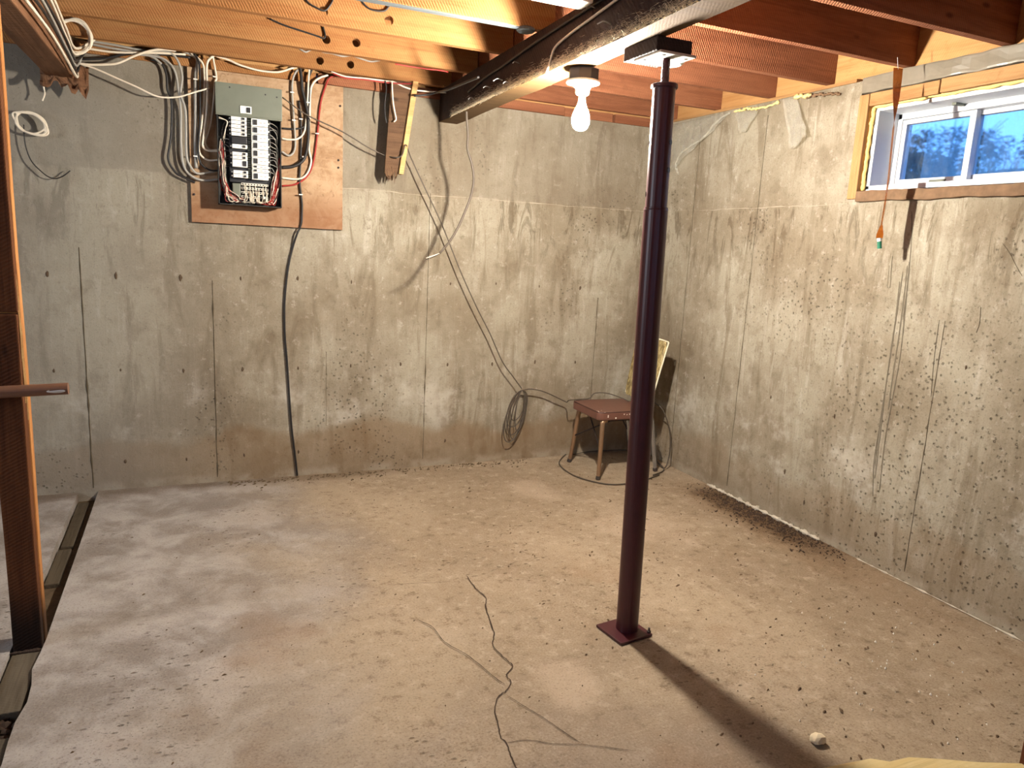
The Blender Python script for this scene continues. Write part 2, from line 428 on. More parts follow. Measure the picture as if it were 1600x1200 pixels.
M['cream'] = plain('cream_piping', S(226, 218, 190), .5)
M['pipe'] = plain('brown_pipe', S(128, 92, 72), .4, .2, .5, .15)
M['pipein'] = plain('bright_cut_metal', S(226, 222, 214), .35, .3)
M['grn'] = plain('green_paper', S(34, 110, 84), .6)
M['stone'] = plain('pale_stone', S(212, 194, 162), .9, var=.2, sc=30)
M['grassout'] = plain('dry_grass', S(58, 64, 46), .9, var=.4, sc=3)
M['bush'] = plain('dark_shrub', S(30, 36, 24), .95, var=.5, sc=4)
M['twig'] = plain('shrub_twigs', S(92, 94, 70), .9, var=.3, sc=4)
M['rubber'] = plain('rubber_cap', S(60, 52, 46), .7)
M['tri'] = plain('ribbed_plastic', S(206, 226, 224), .3, 0, .5, .05)

def gold():
    k = NT('gold_flecked_vinyl'); o = k.oco()
    a = k.noise(o, 60, 5, .7, (1, 1, .35)); b = k.noise(o, 14, 4, .6, (1, 1, .12))
    c = k.mix(k.step(a, .38, .62), S(92, 74, 38), S(172, 154, 106)); c = k.mix(k.math('MULTIPLY', k.step(b, .5, .7), .5), c, S(206, 192, 150))
    k.bump(a, .2, .002); return k.done(c, .4, 0, .4)
M['gold'] = gold()

def emit(name, col, s):
    k = NT(name); k.p.inputs['Base Color'].default_value = (*col, 1)
    k.p.inputs['Emission Color'].default_value = (*col, 1); k.p.inputs['Emission Strength'].default_value = s
    return k.m
M['bulb'] = emit('lit_bulb_glass', BULB_COL, BULB_POWER)

def clear(name, col, rough, alpha_mix, bumpsc=0):
    k = NT(name); tr = k.n('ShaderNodeBsdfTransparent'); tr.inputs[0].default_value = (*col, 1)
    mx = k.n('ShaderNodeMixShader'); mx.inputs[0].default_value = alpha_mix
    k.l(tr.outputs[0], mx.inputs[1]); k.l(k.p.outputs[0], mx.inputs[2]); k.l(mx.outputs[0], k.out.inputs[0])
    if bumpsc: k.bump(k.noise(k.oco(), bumpsc, 4, .6), .6, .01)
    k.done(col, rough, 0, .6); return k.m
M['poly'] = clear('clear_poly_sheet', (.93, .92, .87), .14, .20, 30)
M['amber'] = clear('amber_fly_paper', (.40, .13, .02), .25, .70, 40)

def dirty_glass():
    k = NT('dirty_window_glass'); p = k.oco()
    g = k.n('ShaderNodeBsdfRefraction'); g.inputs['IOR'].default_value = 1.45; g.inputs['Roughness'].default_value = .05
    tr = k.n('ShaderNodeBsdfTransparent')
    m1 = k.n('ShaderNodeMixShader'); m1.inputs[0].default_value = .82; k.l(tr.outputs[0], m1.inputs[1]); k.l(g.outputs[0], m1.inputs[2])
    dirt = k.math('MULTIPLY_ADD', k.step(k.noise(p, 26, 6, .75, (1, 1, .35)), .40, .75), .07, .01)
    m2 = k.n('ShaderNodeMixShader'); k.l(dirt, m2.inputs[0]); k.l(m1.outputs[0], m2.inputs[1]); k.l(k.p.outputs[0], m2.inputs[2])
    k.l(m2.outputs[0], k.out.inputs[0]); k.done(S(170, 185, 195), .6); return k.m
M['glass'] = dirty_glass()

# ================================================================== THE SETTING
# ---- floor: the main slab, the trench of a removed partition, the slab beyond it
def slab(x0, x1, y0, y1, ztop, depth, left_rough=0, right_rough=0, nx=30, ny=90):
    bm = bmesh.new(); rows = []
    for j in range(ny+1):
        y = y0+(y1-y0)*j/ny; row = []
        for i in range(nx+1):
            x = x0+(x1-x0)*i/nx
            if i == 0 and left_rough and y < -1.6: x += (noise.noise(Vector((y*6, 1, 0)))+.6*noise.noise(Vector((y*19, 4, 0))))*left_rough
            if i == nx and right_rough: x += noise.noise(Vector((y*8, 2, 0)))*right_rough
            z = ztop+.004*noise.noise(Vector((x*1.3, y*1.3, 3)))
            row.append(bm.verts.new((x, y, z)))
        rows.append(row)
    for j in range(ny):
        for i in range(nx): bm.faces.new((rows[j][i], rows[j][i+1], rows[j+1][i+1], rows[j+1][i]))
    for side in (0, nx):
        low = [bm.verts.new((rows[j][side].co.x, rows[j][side].co.y, ztop-depth)) for j in range(ny+1)]
        for j in range(ny): bm.faces.new((rows[j][side], low[j], low[j+1], rows[j+1][side]))
    return bm
FLOOR = obj('floor', slab(-3.452, 0.0, -8.4, 0.0, 0.0, .09, .030), M['floor'], kind='structure', origin=(0, 0, 0))
obj('floor_slab', slab(-7.4, -3.548, -8.4, 0.0, 0.0, .09, 0, .006), M['floor'], FLOOR, label='far floor slab beyond the trench', origin=(0, 0, 0))
bm = bmesh.new(); bmesh.ops.create_grid(bm, x_segments=3, y_segments=90, size=.5)
for v in bm.verts:
    v.co = Vector((-3.5+v.co.x*.14, -4.2+v.co.y*8.4, -.052)); v.co.z += .010*noise.noise(Vector((v.co.x*20, v.co.y*7, 0)))
obj('trench_bed', bm, M['earth'], FLOOR, label='brown earthy bed of the trench')
# sole plate left in the trench: pieces broken apart
for i, (y0, y1, zz) in enumerate(((-1.98, -1.50, -.030), (-2.75, -2.10, -.034), (-3.7, -2.78, -.032), (-1.06, -.70, -.052), (-.66, -.06, -.056))):
    lumber('sole_plate', (-3.542, y0, zz-.02), (-3.458 if i < 3 else -3.49, y1, zz+.02), M['plate'], FLOOR, 'Y', .004, .004, i)
bm = bmesh.new()
for i in range(60):
    y = random.uniform(-2.13, -1.92); x = random.uniform(-3.54, -3.45)
    c = bmesh.ops.create_icosphere(bm, subdivisions=1, radius=random.uniform(.006, .02))
    for v in c['verts']: v.co = v.co*Vector((1, 1, .6)).length/1.5 if False else Vector((v.co.x+x, v.co.y+y, v.co.z*.7-.035+random.uniform(-.004, .004)))
obj('rubble', bm, M['soil'], FLOOR, kind='stuff', label='dark rubble filling the gap in the trench plate')

# cracks in the slab
def ribbon(pts, w, z=.0012, seed=0, k=5, thick=.0016):
    P = spline(pts, k); bm = bmesh.new(); prev = None
    for i, p in enumerate(P):
        T = (P[min(i+1, len(P)-1)]-P[max(i-1, 0)]); T.z = 0; T.normalize(); N = Vector((-T.y, T.x, 0))
        a = noise.noise(Vector((i*.9, seed, 0))); b = noise.noise(Vector((i*.7, seed+9, 0)))
        ww = w*(.55+.9*abs(b))*(1 if 0 < i < len(P)-1 else .2); c = p+N*a*w*1.6
        cur = (bm.verts.new((*(c+N*ww)[:2], z+.004)), bm.verts.new((*(c-N*ww)[:2], z+.004)))
        if prev: bm.faces.new((prev[0], prev[1], cur[1], cur[0]))
        prev = cur
    return bm
CR = [([(-1.893,-1.554,0.000),(-1.897,-1.681,0.000),(-1.886,-1.770,0.000),(-1.914,-1.843,0.000),(-1.939,-1.957,0.000),(-1.961,-2.050,0.000),(-1.993,-2.119,0.000),(-1.983,-2.211,0.000),(-1.977,-2.261,0.000),(-2.017,-2.300,0.000),(-2.019,-2.344,0.000),(-2.052,-2.381,0.000),(-2.091,-2.405,0.000),(-2.123,-2.459,0.000),(-2.141,-2.528,0.000),(-2.156,-2.586,0.000),(-2.150,-2.614,0.000),(-2.159,-2.669,0.000),(-2.164,-2.715,0.000),(-2.170,-2.773,0.000)], .0026),
      ([(-2.199,-1.858,0.000),(-2.161,-1.928,0.000),(-2.152,-2.034,0.000),(-2.108,-2.132,0.000),(-2.085,-2.201,0.000),(-2.058,-2.308,0.000),(-2.043,-2.352,0.000)], .0018),
      ([(-2.059,-2.405,0.000),(-2.027,-2.482,0.000),(-1.996,-2.551,0.000),(-1.969,-2.625,0.000),(-1.942,-2.692,0.000)], .0013),
      ([(-2.150,-2.614,0.000),(-2.086,-2.624,0.000),(-2.025,-2.662,0.000),(-1.944,-2.695,0.000),(-1.808,-2.773,-0.000)], .0015),
      ([(-2.239,-1.547,0.000),(-2.138,-1.561,0.000),(-2.069,-1.577,0.000),(-1.975,-1.594,0.000)], .0010),
      ([(-1.778,-1.552,0.000),(-1.704,-1.525,0.000),(-1.616,-1.491,0.000)], .0010)]
for i, (pts, w) in enumerate(CR):
    obj('crack', ribbon(pts, w, 0, i*3.3), M['soil'], FLOOR)

# lime ridge and fillet at the foot of the right wall
def ridge(pts, r, seed, flat=.5):
    bm = bmesh.new(); P = spline(pts, 22)
    rs = [r*(.15+1.5*abs(noise.noise(Vector((i*.42, seed, 0))))) for i in range(len(P))]; rs[0] = rs[-1] = r*.1
    add_tube(bm, P, rs, 6); return bm
obj('lime_ridge', ridge([(-.008, -.80, .004), (-.012, -1.05, .006), (-.014, -1.2, .008), (-.012, -1.5, .008), (-.010, -1.72, .005)], .020, 2), M['lime'], FLOOR, label='white lime bloom along the foot of the right wall')
obj('lime_ridge', ridge([(-.006, -1.95, .004), (-.010, -2.3, .006), (-.008, -2.75, .004)], .006, 5), M['lime'], FLOOR, label='thin lime line at the foot of the right wall')
# crumbs of earth and concrete over the slab: nobody could count them
def scatter(n, fn, rmin, rmax, flat=.35):
    bm = bmesh.new()
    for i in range(n):
        x, y = fn()
        r = random.uniform(rmin, rmax)*random.choice((.6, .8, 1, 1.3)); a = random.uniform(-.5, .5)+.75; e = random.uniform(1, 2.4)
        m = 5; ca, sa = math.cos(a), math.sin(a); ring = []
        for j in range(m):
            t = 2*math.pi*j/m+random.uniform(-.3, .3); px, py = r*e*math.cos(t)*.7, r*.55*math.sin(t)
            ring.append(bm.verts.new((x+px*ca-py*sa, y+px*sa+py*ca, .001)))
        top = bm.verts.new((x+random.uniform(-.2, .2)*r, y+random.uniform(-.2, .2)*r, .003+r*flat))
        for j in range(m): bm.faces.new((ring[j], ring[(j+1) % m], top))
        bm.faces.new(ring[::-1])
    return bm
def sp_right():
    while True:
        x, y = random.uniform(-1.7, -.03), random.uniform(-3.3, -.4)
        if random.random() < .25+.75*max(0, (x+1.4)/1.4)*min(1, max(.2, -y/2.2)): return x, y
def sp_all(): return random.uniform(-3.35, -.05), random.uniform(-3.2, -.1)
def sp_dirt(): return -abs(random.gauss(0, .10))-.012, random.triangular(-2.0, -.75, -1.3)
def sp_back(): return random.uniform(-2.8, -.9), -abs(random.gauss(0, .05))-.02
obj('floor_crumbs', scatter(420, sp_right, .003, .0085), M['chip'], FLOOR, kind='stuff', label='dark crumbs scattered on the right half of the slab')
obj('floor_crumbs', scatter(260, sp_all, .002, .006), M['chip'], FLOOR, kind='stuff', label='fine dark crumbs over the whole slab')
obj('floor_crumbs', scatter(1100, sp_dirt, .003, .010, .4), M['soil'], FLOOR, kind='stuff', label='loose earth lying along the right wall')
obj('floor_crumbs', scatter(260, sp_back, .004, .011, .5), M['earth'], FLOOR, kind='stuff', label='loose earth lying along the back wall')
def sp_w(): return random.gauss(-.75, .25), random.gauss(-2.75, .22)
obj('white_crumbs', scatter(70, sp_w, .003, .006, .7), M['white_chip'], FLOOR, kind='stuff', label='white paint crumbs near the front right')

# ---- walls
def slab_box(bm, lo, hi): add_box(bm, lo, hi)
WB = obj('wall_back', box((-7.4, 0, -.1), (.22, .22, 2.235)), M['wall'], kind='structure', origin=(0, 0, 0))
bm = bmesh.new()
slab_box(bm, (0, -1.60, -.1), (.22, 0, 2.272)); slab_box(bm, (0, -2.95, -.1), (.22, -1.60, 1.742))
slab_box(bm, (0, -8.4, -.1), (.22, -2.95, 2.272))
WR = obj('wall_right', bm, M['wall'], kind='structure', origin=(0, 0, 0))
bm = bmesh.new()
slab_box(bm, (-7.6, -8.4, -.1), (-7.4, -3.3, 2.29)); slab_box(bm, (-7.6, -1.9, -.1), (-7.4, .22, 2.29)); slab_box(bm, (-7.6, -3.3, -.1), (-7.4, -1.9, 1.55)); slab_box(bm, (-7.6, -3.3, 2.15), (-7.4, -1.9, 2.29))
obj('wall_left', bm, M['wall'], kind='structure', origin=(0, 0, 0))
bm = bmesh.new()
slab_box(bm, (-7.6, -8.6, -.1), (-3.9, -8.4, 2.29)); slab_box(bm, (-1.3, -8.6, -.1), (.22, -8.4, 2.29)); slab_box(bm, (-3.9, -8.6, -.1), (-1.3, -8.4, 1.5)); slab_box(bm, (-3.9, -8.6, 2.2), (-1.3, -8.4, 2.29))
obj('wall_front', bm, M['wall'], kind='structure', origin=(0, 0, 0))

# form seams: thin fins of concrete left between the form panels
def fin_x(x, z0, z1, seed, r=.004):
    n = int((z1-z0)/.05); pts = [(x+.003*noise.noise(Vector((i*.4, seed, 0))), -.0005, z0+(z1-z0)*i/n) for i in range(n+1)]
    bm = bmesh.new(); add_tube(bm, pts, [r*(.35+1.1*abs(noise.noise(Vector((i*.5, seed+4, 0))))) for i in range(n+1)], 5); return bm
def fin_y(y, z0, z1, seed, r=.004):
    n = int((z1-z0)/.05); pts = [(-.0005, y+.003*noise.noise(Vector((i*.4, seed, 0))), z0+(z1-z0)*i/n) for i in range(n+1)]
    bm = bmesh.new(); add_tube(bm, pts, [r*(.35+1.1*abs(noise.noise(Vector((i*.5, seed+4, 0))))) for i in range(n+1)], 5); return bm
for i, (x, z0, z1, r) in enumerate(((-3.475, .02, 1.30, .0065), (-2.852, .03, 1.15, .0055), (-1.632, .05, 1.7, .0042), (-.43, .35, 1.1, .004), (-2.24, .3, .75, .0018))):
    obj('form_seam', fin_x(x, z0, z1, i, r), M['seam'], WB)
for i, (y, z0, z1, r) in enumerate(((-.385, .05, 2.2, .0035), (-.975, .05, 2.2, .0045), (-2.205, .05, 1.2, .0035))):
    obj('form_seam', fin_y(y, z0, z1, i+7, r), M['seam'], WR)
# cold joint between the two pours
def joint(a, b, seed, z=1.69):
    bm = bmesh.new(); n = int((Vector(b)-Vector(a)).length/.04); P = []
    for i in range(n+1):
        p = Vector(a).lerp(Vector(b), i/n); p.z = z+.012*noise.noise(Vector((i*.12, seed, 0)))+.004*noise.noise(Vector((i*.6, seed, 2))); P.append(p)
    add_tube(bm, P, [.0032*(.05+1.5*abs(noise.noise(Vector((i*.31, seed+4, 0))))) for i in range(n+1)], 5); return bm
obj('cold_joint', joint((-2.17, -.001, 0), (-.02, -.001, 0), 1), M['ridge'], WB, label='pale ridge between the two concrete pours on the back wall')
obj('cold_joint', joint((-.001, -.02, 0), (-.001, -1.6, 0), 3, 1.70), M['ridge'], WR, label='pale ridge between the two concrete pours on the right wall')
# snapped form ties
def tie(c, axis, r, seed):
    bm = bmesh.new(); n = 9; ring = []
    for j in range(n):
        a = 2*math.pi*j/n; rr = r*(.55+.7*abs(noise.noise(Vector((math.cos(a)*1.3, math.sin(a)*1.3, seed)))))
        u, v = rr*.62*math.cos(a), rr*1.25*math.sin(a)
        ring.append(bm.verts.new((c[0]+u, c[1]-.002, c[2]+v) if axis == 'Y' else (c[0]-.002, c[1]+u, c[2]+v)))
    t = bm.verts.new((c[0], c[1]-.006, c[2]) if axis == 'Y' else (c[0]-.006, c[1], c[2]))
    for j in range(n): bm.faces.new((ring[j], ring[(j+1) % n], t))
    return bm
k = 0
for row, z, sel in ((0, .155, (1, 2, 3, 4, 5, 7)), (1, .66, range(0, 11)), (2, 1.168, (0, 1, 2, 3, 4, 5, 7, 8, 9, 10))):
    for i in sel:
        k += 1; x = -3.62+.3048*i
        obj('tie_mark', tie((x, 0, z+random.uniform(-.008, .008)), 'Y', (.018 if (row == 2 and i in (0, 1, 2)) else .012)*random.uniform(.8, 1.3), k), M['tie'], WB)
for y, z in ((-.66, .66), (-1.25, .66), (-1.58, .16), (-2.03, .16), (-1.42, .28), (-2.45, .2), (-2.33, 1.02), (-1.7, .66)):
    k += 1; obj('tie_mark', tie((0, y, z), 'X', .014*random.uniform(.8, 1.3), k), M['tie'], WR)
# scrape marks under the window, running down the wall
def wall_strip(pts, w, seed):
    P = spline(pts, 8); bm = bmesh.new(); prev = None
    for i, p in enumerate(P):
        ww = w*(.4+1.0*abs(noise.noise(Vector((i*.5, seed, 0)))))*(1 if 0 < i < len(P)-1 else .15)
        cur = (bm.verts.new((-.0012, p.y-ww, p.z)), bm.verts.new((-.0012, p.y+ww, p.z)), bm.verts.new((-.003, p.y, p.z)))
        if prev: bm.faces.new((prev[0], cur[0], cur[2], prev[2])); bm.faces.new((prev[2], cur[2], cur[1], prev[1]))
        prev = cur
    return bm
SCR = [([(0.000,-1.983,1.424),(0.000,-1.990,1.266),(0.000,-1.994,1.092),(0.000,-1.993,0.943),(0.000,-1.997,0.762)], .007), ([(0.000,-1.965,1.394),(0.000,-1.966,1.235),(0.000,-1.966,1.058),(0.000,-1.965,0.847),(0.000,-1.965,0.662),(0.000,-1.972,0.475)], .005),
       ([(0.000,-1.956,1.350),(0.000,-1.963,1.176),(0.000,-1.963,0.998),(0.000,-1.970,0.756),(0.000,-1.983,0.431)], .004), ([(0.000,-1.990,1.438),(0.000,-2.007,1.210),(0.000,-2.016,1.006),(0.000,-2.010,0.826),(0.000,-2.005,0.610),(0.000,-2.016,0.363)], .004),
       ([(0.000,-1.964,1.662),(0.000,-1.985,1.523),(0.000,-1.998,1.353),(0.000,-2.002,1.181)], .004), ([(0.000,-1.899,1.463),(0.000,-1.903,1.405),(0.000,-1.911,1.318)], .0025), ([(0.000,-1.890,1.419),(0.000,-1.897,1.317)], .002), ([(0.000,-1.964,0.968),(0.000,-1.965,0.724),(0.000,-1.963,0.504),(0.000,-1.985,0.336)], .0025)]
for i, (pts, w) in enumerate(SCR): obj('scrape_mark', wall_strip(pts, w, i*2.1), M['scrape'], WR)
for i, (pts, w) in enumerate((([(0.000,-2.392,1.531),(0.000,-2.426,1.494),(0.000,-2.460,1.446),(0.000,-2.491,1.406)], .0012), ([(0.000,-2.349,1.273),(0.000,-2.355,1.208),(0.000,-2.349,1.168)], .0016), ([(0.000,-2.178,1.201),(0.000,-2.183,1.034),(0.000,-2.197,0.866)], .0014))):
    obj('scrape_mark', wall_strip(pts, w, 20+i), M['tie'], WR)

# ---- ceiling: subfloor, joists, rim boards, plates
CE = obj('ceiling', box((-7.6, -8.6, 2.475), (.3, .25, 2.5)), M['sub'], kind='structure', origin=(0, 0, 2.475))
def holed(o, holes, r=.012):
    """bore real holes through a joist (along Y)"""
    xs = [v.co.x for v in o.data.vertices]; mt = o.data.materials[0]
    bm = box((min(xs), -.019, -.092), (max(xs), .019, .092))
    for x, z, rr in holes:                            # split the faces so that each holds one hole
        for d in (-.04, .04): bmesh.ops.bisect_plane(bm, geom=bm.verts[:]+bm.edges[:]+bm.faces[:], plane_co=(x-wloc(o).x+d, 0, 0), plane_no=(1, 0, 0))
    bm.to_mesh(o.data); bm.free()
    bm = bmesh.new()
    for x, z, rr in holes:
        bmesh.ops.create_cone(bm, cap_ends=True, segments=12, radius1=rr, radius2=rr, depth=.4,
                              matrix=Matrix.Translation((x, wloc(o).y, z)) @ Matrix.Rotation(math.pi/2, 4, 'X'))
    me = bpy.data.meshes.new('cut'); bm.to_mesh(me); bm.free(); co = bpy.data.objects.new('cut', me); COL.objects.link(co)
    md = o.modifiers.new('bore', 'BOOLEAN'); md.operation = 'DIFFERENCE'; md.solver = 'EXACT'; md.object = co
    bpy.context.view_layer.update()
    ev = o.evaluated_get(bpy.context.evaluated_depsgraph_get()); nm = bpy.data.meshes.new_from_object(ev)
    o.modifiers.clear(); old = o.data; o.data = nm; bpy.data.objects.remove(co); bpy.data.meshes.remove(me); bpy.data.meshes.remove(old)
J = []
for i, y in enumerate((-.105, -.53, -.995, -1.43, -1.86, -2.30, -2.74, -3.18, -3.62, -4.06, -4.5, -4.94, -5.38, -5.82, -6.26, -6.7, -7.14, -7.58, -8.02)):
    J.append(lumber('joist', (-7.4, y, 2.29), (-1.558, y+.038, 2.474), M['joist'], CE, 'X', .002, .003, i))
HOLES = [[(-2.294,-0.105,2.333),(-2.132,-0.105,2.336)], [(-2.330,-0.530,2.341),(-2.187,-0.530,2.348)], [(-2.419,-0.995,2.337),(-2.141,-0.995,2.346)]]
for j, hs in zip(J, HOLES): holed(j, [(p[0], p[2], .020) for p in hs])
for i, y in enumerate((-.085, -.53, -.99, -1.40, -1.85, -2.29, -2.73, -3.17, -3.61, -4.05, -4.5, -4.94, -5.38, -5.82, -6.26, -6.7, -7.14, -7.58, -8.02)):
    lumber('joist', (-1.552, y, 2.29), (.024, y+.038, 2.474), M['joist_red'], CE, 'X', .002, .003, i+30)
lumber('rim_board', (.026, -8.4, 2.289), (.064, .2, 2.474), M['rim'], CE, 'Y', .001, .002, 60)
lumber('rim_board', (-7.4, .03, 2.289), (.02, .068, 2.474), M['rim'], CE, 'X', .001, .002, 61)
lumber('sill_plate', (-7.4, -.008, 2.236), (-2.3, .16, 2.288), M['joist'], CE, 'X', .002, .003, 62)
for i, (x0, x1, dy) in enumerate(((-2.29, -1.25, 0), (-1.24, -.78, -.012), (-.77, -.42, .004), (-.405, .16, -.004))):
    lumber('sill_plate', (x0, -.01+dy, 2.236), (x1, .16, 2.288), M['joist_red'], CE, 'X', .002, .003, 63+i)
lumber('sill_plate', (-.002, -1.56, 2.2735), (.16, -.016, 2.2885), M['buck'], CE, 'Y', .001, .002, 70)
# knots and patches of shipped bark need no geometry; nail heads and small chips under the joists
# ---- second support line over the partition at the left
BM2 = lumber('partition_beam', (-3.56, -8.3, 2.10), (-3.445, -.012, 2.288), M['beam2'], None, 'Y', .004, .005, 80, label='brown wooden beam carrying the joists above the partition stud at the far left', cat='beam')

# ---- window_1 in the right wall
WIN = empty('window_1', (.1, -2.3, 1.742), kind='structure')
lumber('buck_jamb', (-.012, -1.657, 1.725), (.10, -1.602, 2.205), M['buck'], WIN, 'Z', .003, .004, 90)
lumber('buck_jamb', (-.012, -2.948, 1.745), (.10, -2.90, 2.205), M['buck'], WIN, 'Z', .003, .004, 91)
lumber('buck_header', (-.010, -2.012, 2.150), (.12, -1.658, 2.207), M['buck'], WIN, 'Y', .003, .004, 92)
lumber('buck_header', (-.013, -2.90, 2.152), (.12, -2.020, 2.209), M['buck'], WIN, 'Y', .003, .004, 93)
bm = box((-.02, -2.948, 1.712), (.10, -1.657, 1.762), .006)
for i in range(1, 40): bmesh.ops.bisect_plane(bm, geom=bm.verts[:]+bm.edges[:]+bm.faces[:], plane_co=(0, -2.948+i*.0325, 0), plane_no=(0, 1, 0))
for v in bm.verts:
    if v.co.x < 0: v.co += noise.noise_vector(Vector((v.co.y*11, v.co.z*16, 1)))*.009
obj('rotten_sill', bm, M['rot'], WIN, label='dark crumbling wooden sill strip under the window')
def lumpy(pts, r, seed):
    P = spline(pts, 14); bm = bmesh.new()
    P = [p+noise.noise_vector(Vector((i*.45, seed, 1)))*r*.5 for i, p in enumerate(P)]
    add_tube(bm, P, [r*(.7+.7*abs(noise.noise(Vector((i*.6, seed, 0))))) for i in range(len(P))], 8); return bm
obj('spray_foam', lumpy([(.02, -1.662, 1.77), (.016, -1.664, 1.9), (.02, -1.662, 2.05), (.02, -1.664, 2.145)], .011, 1), M['foam'], WIN, smooth=True)
obj('spray_foam', lumpy([(.02, -1.67, 2.15), (.016, -1.85, 2.149), (.02, -2.05, 2.151), (.016, -2.3, 2.149), (.02, -2.6, 2.151), (.02, -2.89, 2.149)], .011, 4), M['foam'], WIN, smooth=True)
FR = obj('frame', box((.03, -1.688, 1.77), (.25, -1.668, 2.145), .002), M['vinyl'], WIN, label='white vinyl window frame, left jamb')
obj('frame', box((.03, -2.895, 2.128), (.25, -1.688, 2.146), .002), M['vinyl'], WIN, label='white vinyl window frame, head')
obj('frame', box((.03, -2.895, 1.765), (.25, -1.668, 1.788), .002), M['vinyl'], WIN, label='white vinyl window frame, bottom')
obj('frame', box((.03, -2.895, 1.77), (.25, -2.875, 2.145), .002), M['vinyl'], WIN, label='white vinyl window frame, right jamb')
bm = bmesh.new()
for lo, hi in (((.16, -1.712, 1.788), (.235, -1.688, 2.128)), ((.16, -2.875, 1.788), (.235, -2.851, 2.128)), ((.16, -2.875, 2.100), (.235, -1.688, 2.128)), ((.16, -2.875, 1.788), (.235, -1.688, 1.806))): add_box(bm, lo, hi, .003)
obj('inner_frame', bm, M['vinyl'], WIN)
def sash(y0, y1, z0, z1, x0, x1, wl, wr, wt, wb, gname):
    bm = bmesh.new()
    for lo, hi in (((x0, y1-wl, z0), (x1, y1, z1)), ((x0, y0, z0), (x1, y0+wr, z1)), ((x0, y0+wr, z1-wt), (x1, y1-wl, z1)), ((x0, y0+wr, z0), (x1, y1-wl, z0+wb))): add_box(bm, lo, hi, .003)
    s = obj('sash', bm, M['vinyl'], WIN)
    obj('pane', box((x0+.012, y0+wr-.004, z0+wb-.004), (x0+.016, y1-wl+.004, z1-wt+.004)), M['glass'], s)
    return s
s1 = sash(-2.075, -1.713, 1.806, 2.098, .165, .195, .022, .028, .022, .018, 'pane')
s1['label'] = 'white sliding sash holding the left pane'
s2 = sash(-2.850, -2.040, 1.806, 2.099, .198, .228, .030, .03, .020, .024, 'pane')
s2['label'] = 'white fixed sash holding the right pane'
obj('sash_latch', box((.158, -1.98, 1.802), (.166, -1.90, 1.814), .002), M['panelgrey'], WIN)
obj('jamb_clip', box((.10, -2.02, 2.118), (.16, -2.000, 2.128), .002), M['panelgrey'], WIN)

# ---- outdoors beyond the window
def GH(x):
    t = min(1, max(0, (x-.4)/4.8)); return 1.62+.86*t*t*(3-2*t)*.6+.86*t*.4
bm = bmesh.new(); bmesh.ops.create_grid(bm, x_segments=40, y_segments=40, size=.5)
for v in bm.verts:
    x = .25+(v.co.x+.5)*12; y = -2.5+v.co.y*22
    v.co = Vector((x, y, GH(x)+.05*noise.noise(Vector((x, y, 0)))))
obj('ground', bm, M['grassout'], kind='structure')
def brush(n, x0, x1, y0, y1, h0, h1, r, lean=.35):
    bm = bmesh.new()
    for i in range(n):
        b = Vector((random.uniform(x0, x1), random.uniform(y0, y1), 1.7)); h = random.uniform(h0, h1); b.z = GH(b.x)-.02
        t = b+Vector((random.gauss(0, lean)*h, random.gauss(0, lean)*h, h)); m = b.lerp(t, .55)+Vector((random.gauss(0, .06), random.gauss(0, .06), .03))
        add_tube(bm, [b, m, t], [r, r*.7, r*.2], 3, False)
    return bm
obj('grass_tuft', brush(1500, 1.2, 5.6, -2.6, 3.2, .10, .34, .0034, .3), M['twig'], kind='stuff', label='dry grass and twigs growing outside the basement window', cat='grass')
for i, (x, y, r, h) in enumerate(((3.4, -.7, .62, .46), (4.9, 1.6, .9, .52), (3.6, -2.2, .6, .34), (6.3, .2, 1.0, .55), (3.2, .75, .55, .34), (5.4, -3.4, .9, .4))):
    gz = GH(x)-.03
    rt = empty('shrub', (x, y, gz), ['dark shrub outside the window straight behind the left pane', 'tallest dark shrub outside, farthest to the left', 'low dark shrub outside behind the right pane', 'wide dark shrub at the back of the hedge outside', 'smallest dark shrub outside, near the glass', 'dark shrub outside hidden past the right pane'][i], 'shrub', 'shrubs outside the window')
    bm = bmesh.new()
    for q in range(2600):
        d = Vector((random.gauss(0, 1), random.gauss(0, 1), random.gauss(0, 1))).normalized()*random.uniform(.55, 1.0)
        c = Vector((x+d.x*r*.75, y+d.y*r*.75, gz+.02+h*.5+d.z*h*.5))
        n1 = Vector((random.gauss(0, 1), random.gauss(0, 1), random.gauss(0, 1))).normalized(); n2 = n1.orthogonal().normalized(); s = random.uniform(.010, .030)
        bm.faces.new([bm.verts.new(c+n1*s*1.6), bm.verts.new(c+n2*s*.6), bm.verts.new(c-n1*s*1.2), bm.verts.new(c-n2*s*.6)])
    obj('foliage', bm, M['bush'], rt, kind='stuff')
    bm = bmesh.new()
    for q in range(14):
        a = random.uniform(0, 6.28); t = Vector((x+math.cos(a)*r*.6, y+math.sin(a)*r*.6, gz+.02+h*random.uniform(.8, 1.25)))
        b = Vector((x+math.cos(a)*.08, y+math.sin(a)*.08, gz)); add_tube(bm, [b, b.lerp(t, .5)+Vector((0, 0, .06)), t], [.012, .008, .003], 4)
    obj('branches', bm, M['twig'], rt)

